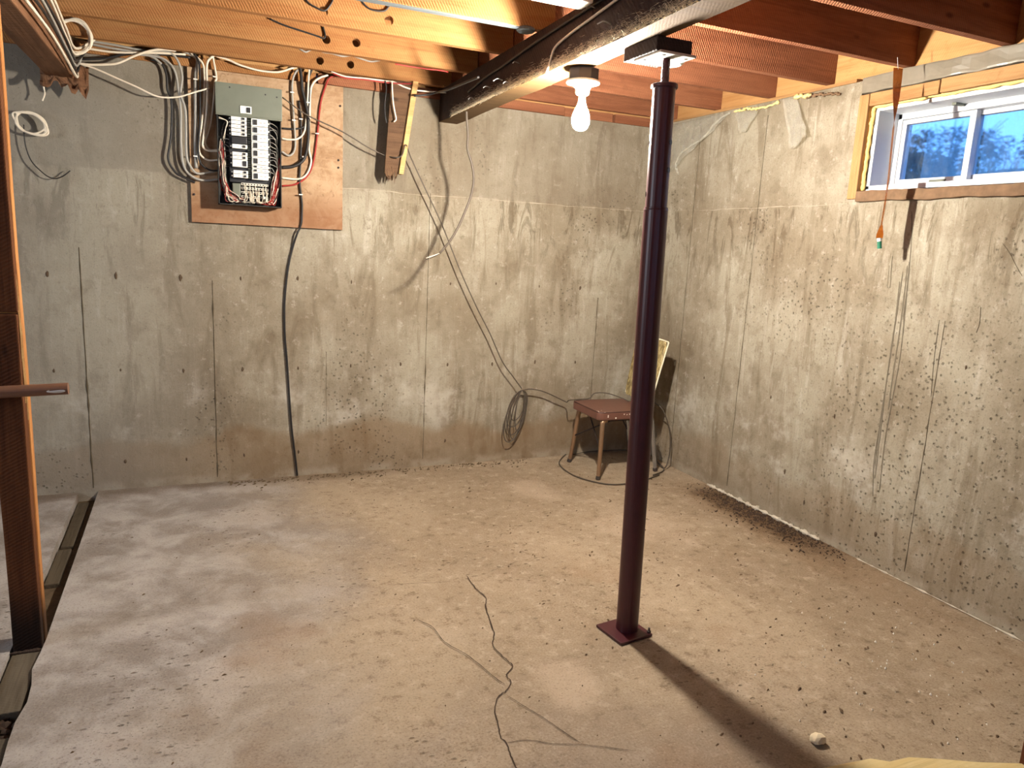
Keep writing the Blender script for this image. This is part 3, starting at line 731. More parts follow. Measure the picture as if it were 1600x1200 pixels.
# ================================================================== THINGS
# ---- main beam on the post
BR = empty('main_beam', (-1.55, -.02, 2.11), 'dark rough-sawn main beam with a furry splintered edge, resting on the steel post', 'beam')
def beam_x(y): return -1.535+(.022)*y            # centre line: drifts a little to the left towards the camera
bm = bmesh.new(); rows = []
ny = 120
for j in range(ny+1):
    y = .16-8.5*j/ny; cx = beam_x(y); prof = [(-.055, 0), (.055, 0), (.055, .178), (-.055, .178)]
    row = []
    for q, (dx, dz) in enumerate(prof):
        nv = noise.noise_vector(Vector((y*3, q*5, 2)))*.0035
        row.append(bm.verts.new((cx+dx+nv.x, y, 2.11+dz+(nv.z if q < 2 else 0))))
    rows.append(row)
for a, b in zip(rows, rows[1:]):
    for q in range(4): bm.faces.new((a[q], a[(q+1) % 4], b[(q+1) % 4], b[q]))
bm.faces.new(rows[0]); bm.faces.new(rows[-1][::-1])
bmesh.ops.recalc_face_normals(bm, faces=bm.faces)
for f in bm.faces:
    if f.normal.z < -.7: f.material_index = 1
obj('beam_timber', bm, [M['beam'], M['under']], BR, label='dark timber with a pale bare underside')
bm = bmesh.new()
for i in range(9000):                                 # furry splinters of the rough-sawn corner
    y = random.uniform(-3.3, -.25); cx = beam_x(y)-.055
    up = abs(random.gauss(0, .020)); base = Vector((cx-.001, y, 2.111+up))
    L = random.uniform(.010, .026)
    t = base+Vector((-L*random.uniform(.5, 1), random.gauss(0, L*.5), -L*random.uniform(-.5, .7)))
    s = Vector((0, .0015, .0006)); bm.faces.new([bm.verts.new(base-s), bm.verts.new(base+s), bm.verts.new(t)])
M['fuzz'] = plain('wood_fuzz', S(246, 232, 204), .9, var=.1)
obj('splinter_fringe', bm, M['fuzz'], BR, kind='stuff', label='pale furry splinters along the lower edge of the beam')
for i, (y, z, L) in enumerate(((-.62, 2.145, .035), (-.86, 2.16, .04), (-1.02, 2.165, .045), (-1.22, 2.20, .04), (-1.1, 2.14, .03), (-2.02, 2.17, .05), (-2.4, 2.2, .05), (-1.9, 2.25, .04))):
    x = beam_x(y)-.055
    obj('nail', tube([(x+.005, y, z), (x-L*.6, y-.006, z+.004), (x-L, y-.018+.01*(i % 3), z-.006)], .0022, 6, 4), M['galv'], BR)

# ---- steel post
PO = empty('steel_post', (-1.467, -2.174, 0), 'dark maroon telescoping steel post standing on a square floor plate', 'post')
pb = Vector((-1.467, -2.180, 0)); pt = Vector((-1.488, -2.150, 2.06)); pd = (pt-pb).normalized()
def pp(z): return pb+pd*(z/pd.z)
bm = bmesh.new(); add_tube(bm, [pp(.012), pp(1.575)], .0415, 32); obj('lower_tube', bm, M['post'], PO, smooth=False)
bm = bmesh.new(); add_tube(bm, [pp(1.57), pp(1.965)], .0375, 32); up = obj('upper_tube', bm, M['post'], PO)
for z, a in ((1.79, 2.5), (1.62, 2.5), (1.79, 5.2), (1.70, 5.2)):
    c = pp(z)+Vector((math.cos(a)*.0372, math.sin(a)*.0372, 0)); d = Vector((math.cos(a), math.sin(a), 0))
    bm = bmesh.new(); add_tube(bm, [c-d*.003, c+d*.0015], .009, 12); obj('pin_hole', bm, M['bblk'], up)
bm = bmesh.new(); add_tube(bm, [pp(1.567), pp(1.577)], [.0425, .0405], 32); obj('collar', bm, M['post'], PO)
bm = bmesh.new(); add_tube(bm, [pp(1.962), pp(1.966), pp(1.974), pp(1.976)], [.043, .0445, .0445, .043], 32); obj('cap_ring', bm, M['post'], PO)
bm = bmesh.new(); zz = [1.97+.092*i/40 for i in range(41)]
add_tube(bm, [pp(z) for z in zz], [.0128+.0012*(i % 2) for i in range(41)], 16); obj('jack_screw', bm, M['post'], PO)
bm = box((-1.555, -2.215, 2.056), (-1.415, -2.055, 2.064), .002)
obj('head_plate', bm, M['galv'], PO, label='bright steel head plate drilled with screw holes')
for x, y in ((-1.54, -2.10), (-1.525, -2.19), (-1.44, -2.08), (-1.435, -2.185)):
    obj('screw_hole', lathe([(.0055, -.001), (.0055, .001)], (x, y, 2.0558), 12), M['bblk'], PO)
obj('head_block', box((-1.562, -2.20, 2.064), (-1.425, -2.00, 2.109), .003), M['beam'], PO, label='dark wooden packer between head plate and beam')
bm = box((-1.557, -2.255, .0025), (-1.405, -2.105, .0125), .002)
R45 = Matrix.Translation((-1.467, -2.18, 0)) @ Matrix.Rotation(math.radians(8), 4, 'Z') @ Matrix.Translation((1.467, 2.18, 0))
bmesh.ops.transform(bm, matrix=R45, verts=bm.verts); obj('base_plate', bm, M['post'], PO)
obj('anchor_bolt', lathe([(.008, 0), (.008, .008), (.004, .009), (.004, .02), (0, .02)], (-1.405, -2.235, .0125), 10), M['steel'], PO)

# ---- lit bulb in its socket under the beam
BL = empty('ceiling_lamp', (-1.53, -1.655, 2.11), 'bare lit light bulb in a white lampholder under the dark main beam', 'lamp')
lc = (-1.53, -1.655, 0)
obj('octagon_box', lathe([(.0, 2.1095), (.058, 2.1095), (.060, 2.107), (.060, 2.070), (.057, 2.066), (0, 2.066)], lc, 8), M['boxsteel'], BL)
obj('lampholder', lathe([(0, 2.066), (.064, 2.066), (.066, 2.062), (.064, 2.056), (.050, 2.052), (.034, 2.046), (.028, 2.034), (.026, 2.018), (.021, 2.014), (0, 2.014)], lc, 32), M['porc'], BL, smooth=True)
for a in (.6, 3.74): obj('screw', lathe([(.0035, 2.042), (.0035, 2.057), (0, 2.057)], (lc[0]+.054*math.cos(a), lc[1]+.054*math.sin(a), 0), 8), M['galv'], BL)
obj('bulb_cap', lathe([(0, 2.016), (.014, 2.016), (.0145, 2.002), (.013, 1.996), (0, 1.996)], lc, 20), M['galv'], BL, smooth=True)
obj('bulb', lathe([(.0125, 1.998), (.0135, 1.988), (.018, 1.974), (.027, 1.956), (.0335, 1.938), (.0355, 1.922), (.034, 1.906), (.027, 1.891), (.015, 1.882), (0, 1.879)], lc, 28), M['bulb'], BL, smooth=True, label='glowing white glass bulb')

# ---- stud at the far left
ST = empty('wall_stud', (-3.495, -1.58, -.02), 'weathered built-up wooden stud standing in the floor trench at the far left', 'stud')
lumber('rear_board', (-3.540, -1.590, -.012), (-3.452, -1.548, 2.098), M['stud'], ST, 'Z', .003, .004, 100, label='orange board at the back of the stud')
lumber('upper_board', (-3.541, -1.629, 1.142), (-3.452, -1.5915, 2.098), M['stud_shaded'], ST, 'Z', .003, .004, 101, label='upper dark-faced board')
lumber('lower_board', (-3.539, -1.634, -.005), (-3.455, -1.5915, 1.135), M['stud_shaded'], ST, 'Z', .003, .004, 102, label='lower dark-faced board, blackened at its foot')
bm = bmesh.new()
for q in range(7):
    x = -3.4535; y = -1.60+random.uniform(-.022, .02); z0 = random.uniform(.75, 1.1); L = random.uniform(.12, .3)
    add_tube(bm, [(x, y, z0), (x+.002, y-.002, z0+L*.5), (x, y, z0+L)], [.002, .004, .0008], 5)
obj('split_fibres', bm, M['raw'], ST, label='pale split fibres along the edge of the stud')
bm = bmesh.new()
for q in range(30):
    x = random.uniform(-3.545, -3.45); r = random.uniform(.006, .016)
    c = bmesh.ops.create_icosphere(bm, subdivisions=1, radius=r)
    for v in c['verts']: v.co = Vector((v.co.x+x, v.co.y*.6-1.638, v.co.z*.7-.012+.004))
obj('rotten_foot', bm, M['soil'], ST, label='black crumbled wood at the foot of the stud')
PI_ = empty('metal_pipe', (-3.6, -1.655, .87), 'brown metal pipe with a cut bright end sticking out in front of the left stud', 'pipe')
b = Vector([(-3.326,-1.655,0.900)][0]); a = b+Vector((-1.0, 0, -.030))
bm = bmesh.new(); add_tube(bm, [a, a.lerp(b, .5), b], .019, 20); obj('pipe_tube', bm, M['pipe'], PI_, smooth=False)
bm = bmesh.new(); ring = [bm.verts.new((b.x-.032+.026*math.cos(t), b.y-.0200+.002*abs(math.sin(t)), b.z-.004+.006*math.sin(t))) for t in [2*math.pi*q/16 for q in range(16)]]; bm.faces.new(ring)
obj('cut_opening', bm, M['pipein'], PI_, label='bright oval cut in the pipe end')

# ---- plywood backer and breaker panel
PLY = obj('plywood_backer', box((-2.945, -.022, 1.457), (-2.155, -.002, 2.232), .002), M['ply'], None, 'brown stained plywood sheet on the back wall behind the breaker panel', 'board')
for x, z in ((-2.172, 2.13), (-2.18, 1.84), (-2.18, 1.80), (-2.93, 1.60)):
    obj('bolt', lathe([(.006, 0), (.006, -.006), (0, -.008)], (x, -.022, z), 10, 'Y'), M['steel'], PLY)
PX0, PX1, PZ0, PZ1, PYF, PYB = -2.812, -2.498, 1.556, 2.152, -.128, -.0225
PN = empty('breaker_panel', ((PX0+PX1)/2, PYB, PZ0), 'open grey-green electrical breaker panel full of white breakers and tangled wires', 'breaker panel')
W_, H_ = PX1-PX0, PZ1-PZ0
def U(u, v, y=PYF): return Vector((PX0+u*W_, y, PZ1-v*H_))
bm = bmesh.new()
add_box(bm, (PX0, PYB-.003, PZ0), (PX1, PYB, PZ1)); add_box(bm, (PX0, PYF, PZ0), (PX0+.004, PYB, PZ1)); add_box(bm, (PX1-.004, PYF, PZ0), (PX1, PYB, PZ1))
add_box(bm, (PX0, PYF, PZ1-.004), (PX1, PYB, PZ1)); add_box(bm, (PX0, PYF, PZ0), (PX1, PYB, PZ0+.004))
obj('enclosure', bm, M['panelin'], PN, label='dark steel box of the panel')
bm = bmesh.new(); add_box(bm, (PX0-.006, PYF-.012, PZ1-.245*H_), (PX1+.004, PYF-.004, PZ1+.006), .002); add_box(bm, (PX0-.006, PYF-.010, PZ1-.245*H_-.006), (PX1+.004, PYF+.012, PZ1-.245*H_), .001)
DF = obj('cover', bm, M['panelgrey'], PN, label='grey-green steel cover over the top of the panel')
obj('main_switch', box(U(.36, .185, PYF-.0175), U(.53, .245, PYF-.011)+Vector((0, 0, 0)), 0) if False else box((PX0+.355*W_, PYF-.018, PZ1-.225*H_), (PX0+.53*W_, PYF-.011, PZ1-.165*H_), .001), M['brk'], DF, label='white main breaker face set in the cover')
obj('main_toggle', box((PX0+.455*W_, PYF-.024, PZ1-.218*H_), (PX0+.51*W_, PYF-.017, PZ1-.175*H_), .001), M['bblk'], DF)
for u, v in ((.2, .025), (.75, .05), (.93, .06)): obj('cover_hole', lathe([(.004, .0), (.004, -.001)], (PX0+u*W_, PYF-.0119, PZ1-v*H_), 10, 'Y'), M['bblk'], DF)
obj('bus_backplate', box((PX0+.18*W_, PYF+.05, PZ1-.80*H_), (PX0+.84*W_, PYB-.004, PZ1-.25*H_), .002), M['bblk'], PN)
for i in range(26):
    v = .26+i*.0195; obj('bus_slot', box((PX0+.475*W_, PYF+.040, PZ1-(v+.011)*H_), (PX0+.515*W_, PYF+.051, PZ1-v*H_)), M['panelgrey'], PN)
def breaker(u0, u1, v0, v1, two=False, side='R'):
    b = obj('breaker', box((PX0+u0*W_, PYF+.006, PZ1-v1*H_+.0012), (PX0+u1*W_, PYF+.052, PZ1-v0*H_-.0012), .0015), M['brk'], PN)
    tu = u0+(u1-u0)*(.70 if side == 'L' else .12); tw = (u1-u0)*(.17 if not two else .22); vm = (v0+v1)/2; hh = (v1-v0)*(.27 if not two else .34)
    obj('toggle', box((PX0+tu*W_, PYF-.003, PZ1-(vm+hh)*H_), (PX0+(tu+tw)*W_, PYF+.0065, PZ1-(vm-hh)*H_), .0008), M['bblk'], b)
    for q in ((.30, .38) if side == 'L' else (.48, .72)):
        lu = u0+(u1-u0)*q; obj('rating_mark', box((PX0+lu*W_, PYF+.0052, PZ1-(vm+.004)*H_), (PX0+(lu+(.012 if side == 'L' else .04))*W_, PYF+.0062, PZ1-(vm-.003)*H_)), M['gry'], b)
    e0, e1 = (u0-.035, u0) if side == 'L' else (u1, u1+.03)
    obj('terminal', lathe([(.0038, -.004), (.0038, .012)], (PX0+(e0+e1)/2*W_, PYF+.02, PZ1-vm*H_), 8, 'Y'), M['bar'], b)
pv = .0323
for i in range(5): breaker(.215, .455, .252+i*pv, .252+(i+1)*pv, side='L')
breaker(.225, .46, .480, .518, side='L')
for i in range(2): breaker(.225, .46, .545+i*pv, .545+(i+1)*pv, side='L')
breaker(.225, .46, .545+2*pv, .545+4*pv, True, 'L')
breaker(.235, .465, .700, .700+pv, side='L'); breaker(.235, .465, .700+pv, .700+2*pv, side='L')
for i in range(6): breaker(.53, .79, .252+i*.065, .252+(i+1)*.065, True)
for i in range(2): breaker(.53, .79, .642+i*pv, .642+(i+1)*pv)
breaker(.53, .79, .642+2*pv, .642+4*pv, True)
obj('blank_filler', box((PX0+.22*W_, PYF+.015, PZ1-.475*H_), (PX0+.455*W_, PYF+.052, PZ1-.418*H_), .001), M['bblk'], PN)
obj('grey_relay', box((PX0+.22*W_, PYF+.03, PZ1-.925*H_), (PX0+.345*W_, PYB-.004, PZ1-.81*H_), .003), M['panelgrey'], PN)
for r in range(4):
    v = .80+r*.036; b = obj('neutral_bar', box((PX0+.36*W_, PYF+.045, PZ1-(v+.022)*H_), (PX0+.80*W_, PYF+.06, PZ1-v*H_), .001), M['bar'], PN)
    bm = bmesh.new()
    for c in range(9): add_lathe(bm, [(.0034, 0), (.0034, -.004), (0, -.004)], (PX0+(.385+c*.047)*W_, PYF+.045, PZ1-(v+.011)*H_), 7, 'Y')
    obj('screws', bm, M['steel'], b)
def wires(n, mat, f, name, r=.0019):
    bm = bmesh.new()
    for i in range(n): add_tube(bm, spline(f(i), 5), r, 5)
    obj('wire_bundle', bm, mat, PN, kind='stuff', label=name)
rn = random.uniform
def left_w(i):
    v = .50+.45*rn(0, 1); u = rn(.04, .10)
    return [U(.01, rn(.5, .8), PYF+rn(.03, .06)), U(u, v-.06, PYF+rn(.015, .05)), U(u+rn(.0, .06), .80+rn(0, .08), PYF+rn(.0, .05)), U(rn(.10, .30), rn(.90, .975), PYF+rn(.0, .04)), U(rn(.25, .4), rn(.93, .98), PYF+rn(.0, .04))]
def mid_w(i):
    u = .40+.38*rn(0, 1)
    return [U(u, .80+rn(0, .12), PYF+.042), U(u+rn(-.01, .01), .90, PYF+rn(.0, .02)), U(u+rn(-.04, .04), .955, PYF+rn(.0, .03)), U(u+rn(-.12, .12), .975, PYF+.03)]
def right_w(i):
    v = .70+rn(0, .22)
    return [U(.985, rn(.55, .75), PYF+rn(.03, .07)), U(rn(.92, .97), v-.05, PYF+rn(.01, .05)), U(rn(.84, .93), v+.06, PYF+rn(.0, .05)), U(rn(.80, .86), rn(.93, .975), PYF+rn(.0, .05)), U(rn(.6, .75), .97, PYF+.04)]
def brk_r(i):
    v = .275+i*.032
    return [U(.82, v, PYF+.02), U(rn(.86, .90), v+rn(-.01, .02), PYF+rn(.0, .03)), U(rn(.91, .965), v+rn(.02, .09), PYF+rn(.01, .05)), U(.95, v+rn(.1, .2), PYF+.06)]
def brk_l(i):
    v = .275+i*.034
    return [U(.18, v, PYF+.02), U(rn(.10, .15), v+rn(-.02, .02), PYF+rn(.01, .04)), U(rn(.05, .11), v+rn(.03, .10), PYF+rn(.02, .06)), U(.06, v+.2, PYF+.06)]
wires(20, M['wht'], left_w, 'white wires at the lower left of the panel'); wires(12, M['red'], left_w, 'red wires at the lower left of the panel', .0017); wires(10, M['blk'], left_w, 'black wires at the lower left of the panel')
wires(26, M['wht'], mid_w, 'cream neutral wires at the bottom of the panel'); wires(18, M['red'], right_w, 'red wires at the lower right of the panel', .0017); wires(10, M['wht'], right_w, 'white wires at the lower right of the panel')
wires(14, M['gry'], brk_r, 'grey wires leaving the right breakers', .0016); wires(13, M['blk'], brk_l, 'black wires leaving the left breakers'); wires(2, M['wht'], lambda i: [U(.03, .27+.01*i, PYF+.01), U(.15+.01*i, .30, PYF+.005), U(.13, .36, PYF+.01), U(.11-.02*i, .45, PYF+.03), U(.10, .52, PYF+.05)], 'white wires at the upper left of the panel', .0017)

# ---- cables round the panel: each one a thing
def cable(pts, r, mat, label, name='cable', group=None, k=8, n=7):
    return obj(name, tube(pts, r, n, k), M[mat], None, label, 'cable', group, smooth=True)
GL = 'cables entering the left side of the breaker panel'
cable([(-3.138,-0.045,2.271),(-3.044,-0.045,2.287),(-2.994,-0.045,2.261),(-2.969,-0.045,2.183),(-2.978,-0.045,2.089),(-2.958,-0.045,2.006),(-2.960,-0.045,1.810),(-2.947,-0.045,1.747),(-2.906,-0.045,1.706),(-2.805,-0.045,1.732)], .006, 'gry', 'grey cable whose long loop enters the panel second from the bottom left', group=GL)
cable([(-3.195,-0.040,2.254),(-3.067,-0.040,2.254),(-3.007,-0.040,2.209),(-2.988,-0.040,2.112),(-2.980,-0.040,2.005),(-2.984,-0.040,1.847),(-2.974,-0.040,1.737),(-2.934,-0.040,1.688),(-2.876,-0.040,1.674),(-2.806,-0.040,1.686)], .006, 'gry', 'grey cable on the outside of the left bundle, entering the panel lowest', group=GL)
cable([(-2.956,-0.034,2.302),(-2.896,-0.034,2.271),(-2.906,-0.034,2.185),(-2.910,-0.034,2.013),(-2.916,-0.034,1.855),(-2.915,-0.034,1.734)], .0095, 'gry', 'thick straight grey cable with white clips left of the panel', group=GL)
cable([(-2.927,-0.046,2.295),(-2.874,-0.046,2.256),(-2.864,-0.046,2.196),(-2.868,-0.046,2.095),(-2.882,-0.046,1.968),(-2.899,-0.046,1.871),(-2.896,-0.046,1.807),(-2.858,-0.046,1.779),(-2.803,-0.046,1.784)], .0055, 'wht', 'cream cable curling into the left side of the panel, second from its top', group=GL)
cable([(-2.810,-0.050,2.303),(-2.845,-0.050,2.267),(-2.854,-0.050,2.212),(-2.851,-0.050,2.128),(-2.860,-0.050,2.001),(-2.876,-0.050,1.897),(-2.881,-0.050,1.848),(-2.857,-0.050,1.827),(-2.803,-0.050,1.829)], .006, 'wht', 'white cable curling into the left side of the panel at its highest entry', group=GL)
cable([(-2.822,-0.036,2.296),(-2.812,-0.036,2.236),(-2.807,-0.036,2.190),(-2.816,-0.036,2.165),(-2.823,-0.036,2.086),(-2.839,-0.036,1.974),(-2.854,-0.036,1.916),(-2.868,-0.036,1.867),(-2.849,-0.036,1.833),(-2.802,-0.036,1.835)], .005, 'wht', 'white cable hugging the left edge of the panel', group=GL)
cable([(-2.908,-0.056,2.292),(-2.887,-0.056,2.245),(-2.886,-0.056,2.122),(-2.891,-0.056,1.965),(-2.903,-0.056,1.830),(-2.893,-0.056,1.759),(-2.852,-0.056,1.729),(-2.805,-0.056,1.729)], .005, 'blk', 'black cable between the cream cables left of the panel', group=GL)
cable([(-3.111,-0.030,2.242),(-3.061,-0.030,2.226),(-3.041,-0.030,2.176),(-3.039,-0.030,2.107),(-3.022,-0.030,2.048),(-3.029,-0.030,1.891),(-3.047,-0.030,1.771),(-3.020,-0.030,1.710),(-2.991,-0.030,1.688),(-2.923,-0.030,1.661)], .006, 'blk', 'outermost black cable of the bundle left of the panel', group=GL)
for i, z in enumerate((490, 760, 1050)): pass
# runs along the top of the wall
GT = 'cables running along the top of the back wall to the panel'
cable([(-3.436,-0.060,2.175),(-3.376,-0.060,2.175),(-3.294,-0.060,2.187),(-3.248,-0.060,2.201),(-3.188,-0.060,2.237),(-3.123,-0.060,2.270),(-3.058,-0.060,2.290),(-2.993,-0.060,2.292)], .0058, 'wht', 'white cable sweeping up from the partition beam to the first joist', group=GT)
cable([(-3.426,-0.090,2.171),(-3.347,-0.090,2.153),(-3.267,-0.090,2.125),(-3.178,-0.090,2.094),(-3.083,-0.090,2.060),(-2.993,-0.090,2.068),(-2.910,-0.090,2.102),(-2.842,-0.090,2.130)], .0042, 'wht', 'white cable sagging in front of the left bundle towards the panel top', group=GT)
cable([(-3.384,-0.030,2.288),(-3.278,-0.030,2.286),(-3.188,-0.030,2.280),(-3.096,-0.030,2.270),(-3.014,-0.030,2.217)], .006, 'gry', 'grey cable highest along the top of the back wall', group=GT)
cable([(-3.387,-0.036,2.275),(-3.285,-0.036,2.268),(-3.209,-0.036,2.266),(-3.110,-0.036,2.256),(-3.061,-0.036,2.225)], .006, 'gry', 'grey cable second along the top of the back wall', group=GT)
cable([(-3.418,-0.030,2.199),(-3.323,-0.030,2.216),(-3.224,-0.030,2.248),(-3.139,-0.030,2.264),(-3.023,-0.030,2.273),(-2.927,-0.030,2.275)], .006, 'blk', 'black cable along the top of the back wall', group=GT)
cable([(-3.394,-0.045,2.250),(-3.279,-0.045,2.249),(-3.167,-0.045,2.261),(-3.066,-0.045,2.274),(-2.949,-0.045,2.284)], .0055, 'wht', 'cream cable along the top of the back wall', group=GT)
cable([(-2.807,-0.055,2.296),(-2.746,-0.055,2.284),(-2.692,-0.055,2.267),(-2.598,-0.055,2.253),(-2.502,-0.055,2.258),(-2.436,-0.055,2.285),(-2.403,-0.055,2.297)], .0052, 'wht', 'white cable drooping over the top of the plywood', group=GT)
# right side
GR = 'cables entering the right side of the breaker panel'
cable([(-2.364,-0.040,2.312),(-2.402,-0.040,2.284),(-2.425,-0.040,2.239),(-2.430,-0.040,2.165),(-2.421,-0.040,2.019),(-2.415,-0.040,1.911),(-2.424,-0.040,1.860),(-2.450,-0.040,1.839),(-2.486,-0.040,1.856)], .0055, 'gry', 'grey cable nearest the right edge of the panel', group=GR)
cable([(-2.390,-0.050,2.302),(-2.383,-0.050,2.251),(-2.378,-0.050,2.186),(-2.363,-0.050,2.123),(-2.348,-0.050,2.042),(-2.349,-0.050,1.925),(-2.369,-0.050,1.831),(-2.422,-0.050,1.786),(-2.488,-0.050,1.773)], .009, 'blk', 'thick black cable right of the panel', group=GR)
cable([(-2.339,-0.042,2.311),(-2.345,-0.042,2.241),(-2.350,-0.042,2.142),(-2.358,-0.042,2.034),(-2.370,-0.042,1.966),(-2.403,-0.042,1.931),(-2.454,-0.042,1.922),(-2.485,-0.042,1.925)], .005, 'wht', 'white cable bending early into the right side of the panel', group=GR)
cable([(-2.241,-0.036,2.280),(-2.283,-0.036,2.262),(-2.319,-0.036,2.229),(-2.334,-0.036,2.178),(-2.338,-0.036,2.061),(-2.343,-0.036,1.893),(-2.331,-0.036,1.818),(-2.356,-0.036,1.748),(-2.404,-0.036,1.719),(-2.487,-0.036,1.719)], .0055, 'wht', 'white cable with the widest bend on the right of the panel', group=GR)
cable([(-2.197,-0.034,2.286),(-2.232,-0.034,2.267),(-2.252,-0.034,2.225),(-2.280,-0.034,2.127),(-2.295,-0.034,1.983),(-2.316,-0.034,1.828),(-2.348,-0.034,1.745),(-2.412,-0.034,1.692),(-2.487,-0.034,1.676)], .005, 'red', 'red cable hanging right of the breaker panel', group=GR)
cable([(-2.318,-0.038,2.314),(-2.343,-0.038,2.250),(-2.340,-0.038,2.177),(-2.348,-0.038,2.077),(-2.365,-0.038,2.004),(-2.411,-0.038,1.982),(-2.485,-0.038,1.977)], .0055, 'blk', 'black cable entering the right side of the panel highest', group=GR)
cable([(-2.395,-0.034,2.130),(-2.385,-0.034,2.040),(-2.384,-0.034,1.923),(-2.388,-0.034,1.805),(-2.393,-0.034,1.719),(-2.385,-0.034,1.634),(-2.380,-0.034,1.583),(-2.382,-0.034,1.505),(-2.384,-0.034,1.483)]+[(-2.394,-0.030,1.450),(-2.408,-0.030,1.421)]+[(-2.430,-0.013,1.342),(-2.455,-0.013,1.227)]+[(-2.474,-0.012,1.047),(-2.475,-0.012,0.864),(-2.463,-0.012,0.678),(-2.453,-0.012,0.489),(-2.440,-0.012,0.296),(-2.423,-0.012,0.138),(-2.409,-0.012,0.002)], .0058, 'blk', 'long black cable running from the panel down the back wall to the floor', group=None)
# staples
bm = bmesh.new()
def staples(pts, parent_label):
    for i, p in enumerate(pts):
        x, y, z = p
        b = box((x-.010, y-.004, z-.003), (x+.010, y+.003, z+.003), .001)
        obj('cable_clip', b, M['porc'], None, parent_label[i], 'clip', 'white clips holding the cables')
staples([(-2.432,-0.052,2.165),(-2.352,-0.052,2.124),(-2.423,-0.052,2.024),(-2.387,-0.052,2.034),(-2.301,-0.052,1.968),(-2.371,-0.052,1.839),(-2.814,-0.052,2.194),(-2.907,-0.052,2.170),(-2.918,-0.052,1.792),(-2.389,-0.052,1.637)],
        ['white clip on the grey cable right of the panel, upper of two', 'white clip on the thick black cable below the joist', 'white clip on the grey cable right of the panel, lower of two', 'white clip beside the thick black cable', 'white clip on the red cable', 'white clip at the bend of the thick black cable',
         'white clip at the top left corner of the panel', 'white clip at the top of the thick grey cable', 'white clip low on the thick grey cable', 'white clip on the long black cable below the panel'])
# from the partition beam at top left
GP = 'cables running down the partition beam at top left'
tl = [(-3.40, -1.05, 2.262), (-3.405, -1.0, 2.235), (-3.41, -.95, 2.21), (-3.405, -1.1, 2.185), (-3.412, -1.0, 2.16), (-3.42, -.9, 2.135)]
tls = ['topmost cream cable along the partition beam', 'second cream cable along the partition beam', 'third cable, black, along the partition beam', 'fourth cable, grey, along the partition beam', 'fifth cable, black, along the partition beam', 'lowest cream cable along the partition beam']
ends = [(-3.351,-0.050,2.292),(-3.362,-0.050,2.276),(-3.373,-0.050,2.263),(-3.401,-0.050,2.230),(-3.416,-0.050,2.199),(-3.434,-0.050,2.175)]
for i, (s, e) in enumerate(zip(tl, ends)):
    S0 = Vector((s[0], -2.4, s[2]+.01)); m1 = Vector(s)+Vector((0, 0, .004*math.sin(i*2))); m2 = Vector((-3.42, -.45, s[2]-.02+.006*math.cos(i*3))); 
    cable([S0, Vector((s[0]-.004, -1.7, s[2]-.006)), m1, m2, Vector((-3.42, -.16, s[2]-.04)), Vector(e)], .0058, ['wht', 'wht', 'blk', 'gry', 'blk', 'wht'][i], tls[i], group=GP)
# coil of cable hung on the end of the partition beam
def coil_pts(c, r, turns, jit, ax1, ax2, seed, n=26):
    c = Vector(c); a1 = Vector(ax1); a2 = Vector(ax2); out = []
    for i in range(int(turns*n)+1):
        t = 2*math.pi*i/n; w = 1+jit*noise.noise(Vector((i*.11, seed, 0))); w2 = 1+jit*noise.noise(Vector((i*.09, seed+7, 0)))
        out.append(c+a1*math.cos(t)*r*w+a2*math.sin(t)*r*w2+a1.cross(a2)*.010*noise.noise(Vector((i*.2, seed+3, 0))))
    return out
c0 = [(-3.421,-0.128,2.277)][0]
cable(coil_pts(c0, .07, 4.2, .3, (.75, 0, -.66), (.55, 0, .83), 2), .0055, 'wht', 'coil of white cable hung beside the first joist at top left', 'cable_coil', k=2)
c0 = [(-3.638,-0.045,1.880)][0]
cable(coil_pts(c0, .062, 4.5, .55, (.85, 0, -.52), (.45, 0, .6), 8), .0042, 'wht', 'small tangled coil of white wire on the back wall beside the stud', 'wire_coil', k=2)
cable([(-3.669,-0.030,1.870),(-3.671,-0.030,1.818),(-3.666,-0.030,1.760),(-3.647,-0.030,1.702),(-3.608,-0.030,1.656),(-3.578,-0.030,1.634),(-3.551,-0.030,1.630),(-3.520,-0.030,1.645),(-3.488,-0.030,1.673)], .0028, 'blk', 'thin black wire curling down the back wall near the stud', 'wire')
cable([(-3.571,-0.060,2.104),(-3.576,-0.060,2.079),(-3.573,-0.060,2.047),(-3.570,-0.060,2.018),(-3.582,-0.060,1.984)], .0035, 'wht', 'short white cable end dangling from the partition beam', 'wire')
# torn grey-brown building paper around the far end of the partition beam
bm = bmesh.new(); bmesh.ops.create_grid(bm, x_segments=14, y_segments=14, size=.5)
for v in bm.verts:
    u, w = v.co.x+.5, v.co.y+.5
    v.co = Vector((-3.58+u*.20, -.06-.05*w+.025*noise.noise(Vector((u*4, w*4, 1))), 2.17-.20*w*(.6+.5*noise.noise(Vector((u*5, 3, 0))))+.02*noise.noise(Vector((u*6, w*6, 5)))))
bmesh.ops.solidify(bm, geom=bm.faces[:], thickness=.0012)
obj('building_paper', bm, M['beam2'], None, 'crumpled brown building paper torn at the end of the partition beam', 'paper', smooth=True)

